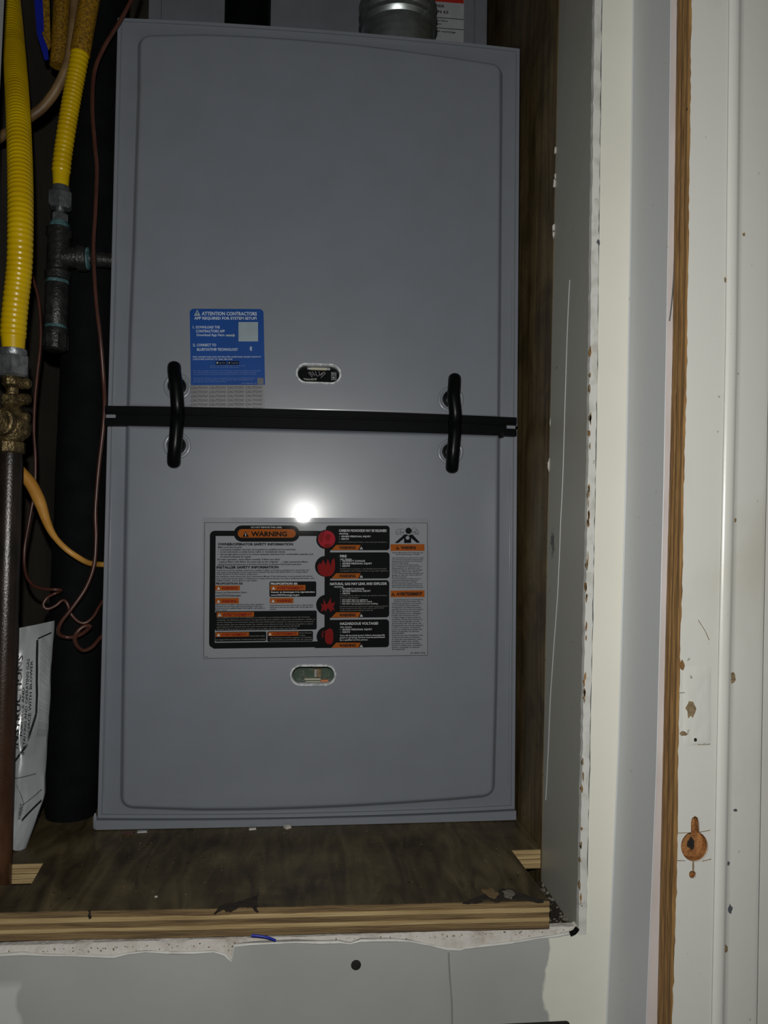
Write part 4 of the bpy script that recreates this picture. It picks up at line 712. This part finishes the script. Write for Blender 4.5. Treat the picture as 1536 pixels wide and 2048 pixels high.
fit2('sealant', 560, 570, [(0, 20), (.5, 21.5), (1, 21)], 'teal'); fit2('coupling', 568, 652, [(0, 21), (.04, 22), (.96, 22), (1, 21)], 'iron'); fit2('sealant', 650, 660, [(0, 19), (.5, 21), (1, 21)], 'teal')
fit2('pipe_cap', 658, 702, [(0, 22), (.1, 23.5), (.25, 23.5), (.27, 21.5), (.92, 21), (1, 17)], 'iron', 24)
for k in range(4): a = 2*math.pi*k/4+.9; d = Vector((math.cos(a), math.sin(a), 0)); c = tl_(683); MB().box(-.0040, .0040, -.0014, .0014, -.0075, .0075).build('cap_rib', 'iron', sl).data.transform(Matrix.Translation(c+d*.0117) @ Matrix.Rotation(a+math.pi/2, 4, 'Z'))
# third line and its tag at the back
tg = thing('sleeved_gas_line', P(118, 135, .10), 'short mesh-sleeved yellow line hanging at the back left of the closet', 'gas line'); tube('sleeve', pxline([(128, -60, .10), (124, 0, .10), (120, 70, .10), (116, 132, .10)]), .0095, 'sleeve', tg, 18)
def card(name, pts, Y, th, m, parent=None): return MB().prism([(P(a, b_, Y).x, P(a, b_, Y).z) for a, b_ in pts], Y, Y+th).build(name, m, parent)
ht = thing('hang_tag', P(92, 120, .09), 'blue and yellow tag strap hanging between the yellow gas lines', 'tag'); card('blue_strap', [(66, -30), (86, -30), (92, 60), (97, 118), (89, 120), (74, 68)], .093, .0015, 'blue', ht); card('yellow_tag', [(84, -30), (98, -30), (101, 90), (97, 100), (84, 66), (88, 60)], .087, .0012, 'sleeve', ht)
# tan tube, wires and cable
tag(tube('tan_tube', pxline([(153, -60, .014), (150, 0, .014), (146, 60, .015), (136, 125, .018), (115, 175, .022), (88, 212, .028), (62, 233, .03), (25, 258, .04), (-15, 285, .05)]), .0052, 'tan', None, 14), 'tan plastic tube curving behind the large yellow gas line', 'tube')
w1_ = tag(tube('thermostat_wire', pxline([(275, -40, -.012), (262, 0, -.012), (240, 42, -.013), (208, 95, -.012), (189, 145, -.012), (185, 215, -.014), (190, 290, -.014), (194, 340, -.014), (191, 420, -.014), (187, 500, -.014), (192, 600, -.014), (201, 680, -.012), (207, 760, -.006), (209, 810, -.008), (206, 860, -.008), (197, 940, -.004), (191, 1020, -.002), (192, 1075, -.003), (188, 1130, -.004), (172, 1175, -.006), (145, 1215, -.010), (122, 1245, -.012), (117, 1265, -.010), (130, 1274, -.004), (152, 1273, -.003), (172, 1262, -.004), (180, 1252, -.010), (165, 1254, -.014), (151, 1270, -.016), (152, 1288, -.012), (166, 1301, -.004), (184, 1294, .002), (200, 1276, .012), (220, 1255, .03)]), .0021, 'wire', None, 10, .0025), 'thick reddish brown wire hanging along the left edge of the furnace, looped below', 'wire')
w2_ = tag(tube('thermostat_wire', pxline([(58, 520, .02), (66, 556, .02), (76, 595, .02), (81, 640, .02), (81, 690, .02), (75, 745, .02), (70, 800, .02), (68, 860, .02), (71, 920, .02), (69, 980, .02), (58, 1045, .02), (49, 1100, .02), (51, 1145, .015), (66, 1170, .005), (90, 1178, -.002), (112, 1179, -.004), (123, 1181, .002), (112, 1186, .005), (95, 1195, .000), (86, 1210, -.002), (95, 1218, -.001), (112, 1211, .001), (126, 1200, .003), (135, 1208, .003), (141, 1226, .004), (155, 1242, .004), (170, 1246, .005), (186, 1234, .009), (198, 1214, .016), (210, 1195, .03)]), .0017, 'wire', None, 10, .0025), 'thin brown wire dropping beside the rusty pipe and curling at the bottom', 'wire')
cp = spline(pxline([(20, 920, .0), (42, 945, .0), (62, 968, .0), (80, 1005, -.002), (94, 1045, -.006), (108, 1072, -.010), (130, 1096, -.012), (155, 1114, -.008), (178, 1126, .008), (203, 1129, .028), (225, 1129, .034)]), .003)
tag(sweep_obj('power_cable', cp, [.0062+(.0030-.0062)*min(1, max(0, (i/len(cp)-.28)/.25)) for i in range(len(cp))], 'cable', None, 14), 'orange sheathed cable curving from the rusty pipe into the furnace side', 'cable')
# insulated pipe
bp0 = Vector((-.2620, .047, .0)); bp1 = Vector((-.2590, .062, .70)); bp2 = Vector((-.2588, .072, 1.3))
ip = thing('insulated_pipe', bp0, 'fat black foam insulated pipe standing between furnace and rusty gas pipe', 'pipe')
pp = spline([bp0, bp0.lerp(bp1, .3), bp0.lerp(bp1, .65), bp1, bp2], .02); sweep_obj('foam_sleeve', pp, [.0255]+[.0290+.0008*mnoise.noise(Vector((p.z*9, 0, 0))) for p in pp[1:]], 'foam', ip, 32)
sl_ = [p+Vector((-.0262, -.0135, 0)) for p in pp[6:14]]; sweep(MB(), sl_, .0009, 6).build('seam', 'rubber', ip, True)
# manual in a plastic bag leaning beside the pipe
mb_ = thing('instruction_manual', P(40, 1698, -.045), 'white instruction booklet in clear plastic bag stuffed behind the rusty pipe', 'booklet')
def ms(s, t):                                          # s across 0..1, t up 0..1: a curled sheet leaning back
    a = P(8, 1690, -.055).lerp(P(28, 1258, -.02), t); k = interp([(0, 48), (.12, 68), (.24, 87), (1, 106)], t); c = P(k, 1703+(1242-1703)*t, -.045+.055*t)
    p = a.lerp(c, s); w = .003*mnoise.noise(Vector((s*2.4, t*4, 1)))+.0016*mnoise.noise(Vector((s*7, t*11, 5))); return Vector((p.x, p.y-w-.004*math.sin(math.pi*s), p.z))
def grid(f, nu, nv, th, name, m, parent):
    vs = [f(i/nu, k/nv) for k in range(nv+1) for i in range(nu+1)]; n = len(vs); vs += [v+Vector((0, th, 0)) for v in vs]; fs = []
    for k in range(nv):
        for i in range(nu): a = k*(nu+1)+i; q_ = (a, a+1, a+nu+2, a+nu+1); fs += [q_, tuple(x+n for x in reversed(q_))]
    ring = [i for i in range(nu+1)]+[k*(nu+1)+nu for k in range(1, nv+1)]+[nv*(nu+1)+i for i in range(nu-1, -1, -1)]+[k*(nu+1) for k in range(nv-1, 0, -1)]
    fs += [(ring[i], ring[(i+1) % len(ring)], ring[(i+1) % len(ring)]+n, ring[i]+n) for i in range(len(ring))]; return mesh(name, vs, fs, m, parent, True)
pg = grid(ms, 14, 40, .004, 'cover_sheet', 'paper', mb_)
pr5 = Print(0)
def mp(s0, sh):                                        # lettering that runs up the sheet, following its surface
    def f(x, z): return ms(s0-z*sh, x)-Vector((0, .0007, 0))
    return f
def mtext(s, t0_, t1_, s_base, h, m='ink', bold=.02): pr5.text(s, t0_, t1_, 0, 1.0, m, bold, 0, mp(s_base, h))
mtext('INSTRUCTIONS', .44, .87, .29, .15, bold=.035); mtext('FURNACE AND', .50, .72, .385, .062); mtext('INSTALLING AND OPERATING GAS', .42, .85, .475, .062); mtext('FURNACE WITH BLOWER', .46, .84, .565, .062)
for i in range(7): mtext('always read and keep these instructions with the unit for later use by service', .50, .95-.01*i, .78+i*.035, .024, 'greyink', 0)
mtext('WARNING', .13, .20, .55, .10); mtext('INSTALLATION', .06, .17, .30, .20)
def mline(a, c, w, m='ink'):
    n_ = 12; vs = []
    for k in range(n_+1):
        t = k/n_; s_ = a[0]+(c[0]-a[0])*t; tt = a[1]+(c[1]-a[1])*t; d = Vector((c[0]-a[0], (c[1]-a[1])*3)).normalized(); vs += [ms(s_-d.y*w, tt+d.x*w/3)-Vector((0, .0007, 0)), ms(s_+d.y*w, tt-d.x*w/3)-Vector((0, .0007, 0))]
    pr5.sets.setdefault((m, 'text'), MB()).add(vs, [(2*k, 2*k+1, 2*k+3, 2*k+2) for k in range(n_)])
mline((.66, .93), (.70, .60), .030); mline((.70, .60), (.52, .46), .028); mline((.52, .46), (.20, .38), .02); mline((.67, .935), (.97, .95), .01); mline((.60, .13), (.98, .22), .02); mline((.10, .30), (.80, .34), .008, 'greyink'); mline((.30, .28), (.55, .20), .008, 'greyink'); mline((.55, .20), (.95, .27), .008, 'greyink')
# scraps on the boards
def scrap(name, px, py, z, sx, sy, sz, m, label, cat, rot=0, group=None):
    q = PZ(px, py, z); mb = MB().box(-sx/2, sx/2, -sy/2, sy/2, 0, sz); M4 = Matrix.Translation(Vector((q.x, q.y, z))) @ Matrix.Rotation(rot, 4, 'Z'); mb.v = [tuple(M4 @ Vector((v[0]*(1+.2*math.sin(i*2.3)), v[1]*(1+.25*math.cos(i*1.7)), v[2]))) for i, v in enumerate(mb.v)]
    return tag(mb.build(name, m), label, cat, group)
scrap('plastic_scrap', 285, 1664, 0, .0095, .004, .0012, 'white_label', 'thin white scrap under the left end of the furnace base', 'scrap', .05)
scrap('wood_scrap', 258, 1668, 0, .011, .005, .002, 'wire', 'reddish brown scrap beside the white scrap at the furnace base', 'scrap', -.1)
scrap('plaster_crumb', 575, 1656, 0, .006, .005, .003, 'drywall_white', 'larger pale crumb at the middle of the furnace base', 'crumb', .5)
scrap('plaster_crumb', 505, 1659, 0, .007, .003, .0015, 'drywall_white', 'flat pale crumb just left of the larger crumb at the furnace base', 'crumb', .2)
scrap('paint_flake', 312, 1794, .0005, .0022, .0016, .0008, 'drywall_white', 'tiny white paint flake on the left half of the plywood strip', 'flake', .4)
ws = [P(503, 1871, YW-.0015), P(518, 1872, YW-.002), P(535, 1875, YW-.002), P(551, 1881, YW-.0015)]; tag(tube('wire_scrap', ws, .0011, 'blue', None, 8, .002), 'short blue wire offcut lying on the broken plaster edge', 'wire scrap')
ws = [P(1140, 1868, YW-.003), P(1149, 1864, YW-.003), P(1155, 1856, YW-.003)]; tag(tube('cable_stub', ws, .0020, 'rubber', None, 10, .002), 'short dark cable stub at the lower right corner of the opening', 'cable')
rs = random.Random(31); cm2 = MB()
for i in range(150):
    x = rs.uniform(-.22, .19); y = rs.uniform(-.16, -.006); r = rs.uniform(.0002, .0006); c0 = Vector((x, y, .0006)); cm2.add([c0+Vector(d)*r*rs.uniform(.6, 1.3) for d in ((1,0,0),(-1,0,0),(0,1,0),(0,-1,0),(0,0,1),(0,0,-1))], [(0,2,4),(2,1,4),(1,3,4),(3,0,4),(2,0,5),(1,2,5),(3,1,5),(0,3,5)])
tag(cm2.build('dust_grains', 'chip_dull'), 'pale dust grains scattered over the plywood in front of the furnace', 'dust', kind='stuff')
# ------------------------------------------------------------------ print all lettering
run_text()
NM = {'film': 'label_field', 'p_black': 'black_panel', 'p_orange': 'orange_banner', 'p_red': 'hazard_symbol', 'p_pink': 'hazard_symbol', 'p_white': 'white_print', 'p_text': 'dark_print', 'p_dim': 'small_print', 'red': 'red_band', 'ink': 'dark_print', 'greyink': 'grey_print', 'sticker_blue': 'blue_print', 'sticker_text': 'white_print', 'sticker_pale': 'pale_print', 'sticker_faint': 'small_print', 'caution_ink': 'lettering'}
for pr, par in ((pr1, wl), (pr2, ss), (pr3, tl), (pr4, cl2), (pr5, pg)):
    for m_, mb in pr.polys: mb.build(NM.get(m_, 'printed_shape'), m_, par)
    for (m_, lift), mb in pr.sets.items():
        nm = NM.get(m_, 'print'); nm = nm if nm.endswith('lettering') else nm.replace('_print', '')+'_lettering'
        mb.build(nm, m_, par, recalc=False)['kind'] = 'stuff'
for root, th, c in ((wl, TW, CW_), (ss, TB, CB_), (tl, TB, CB_)):
    for o in [root]+list(root.children): turn_mesh(o, th, c)
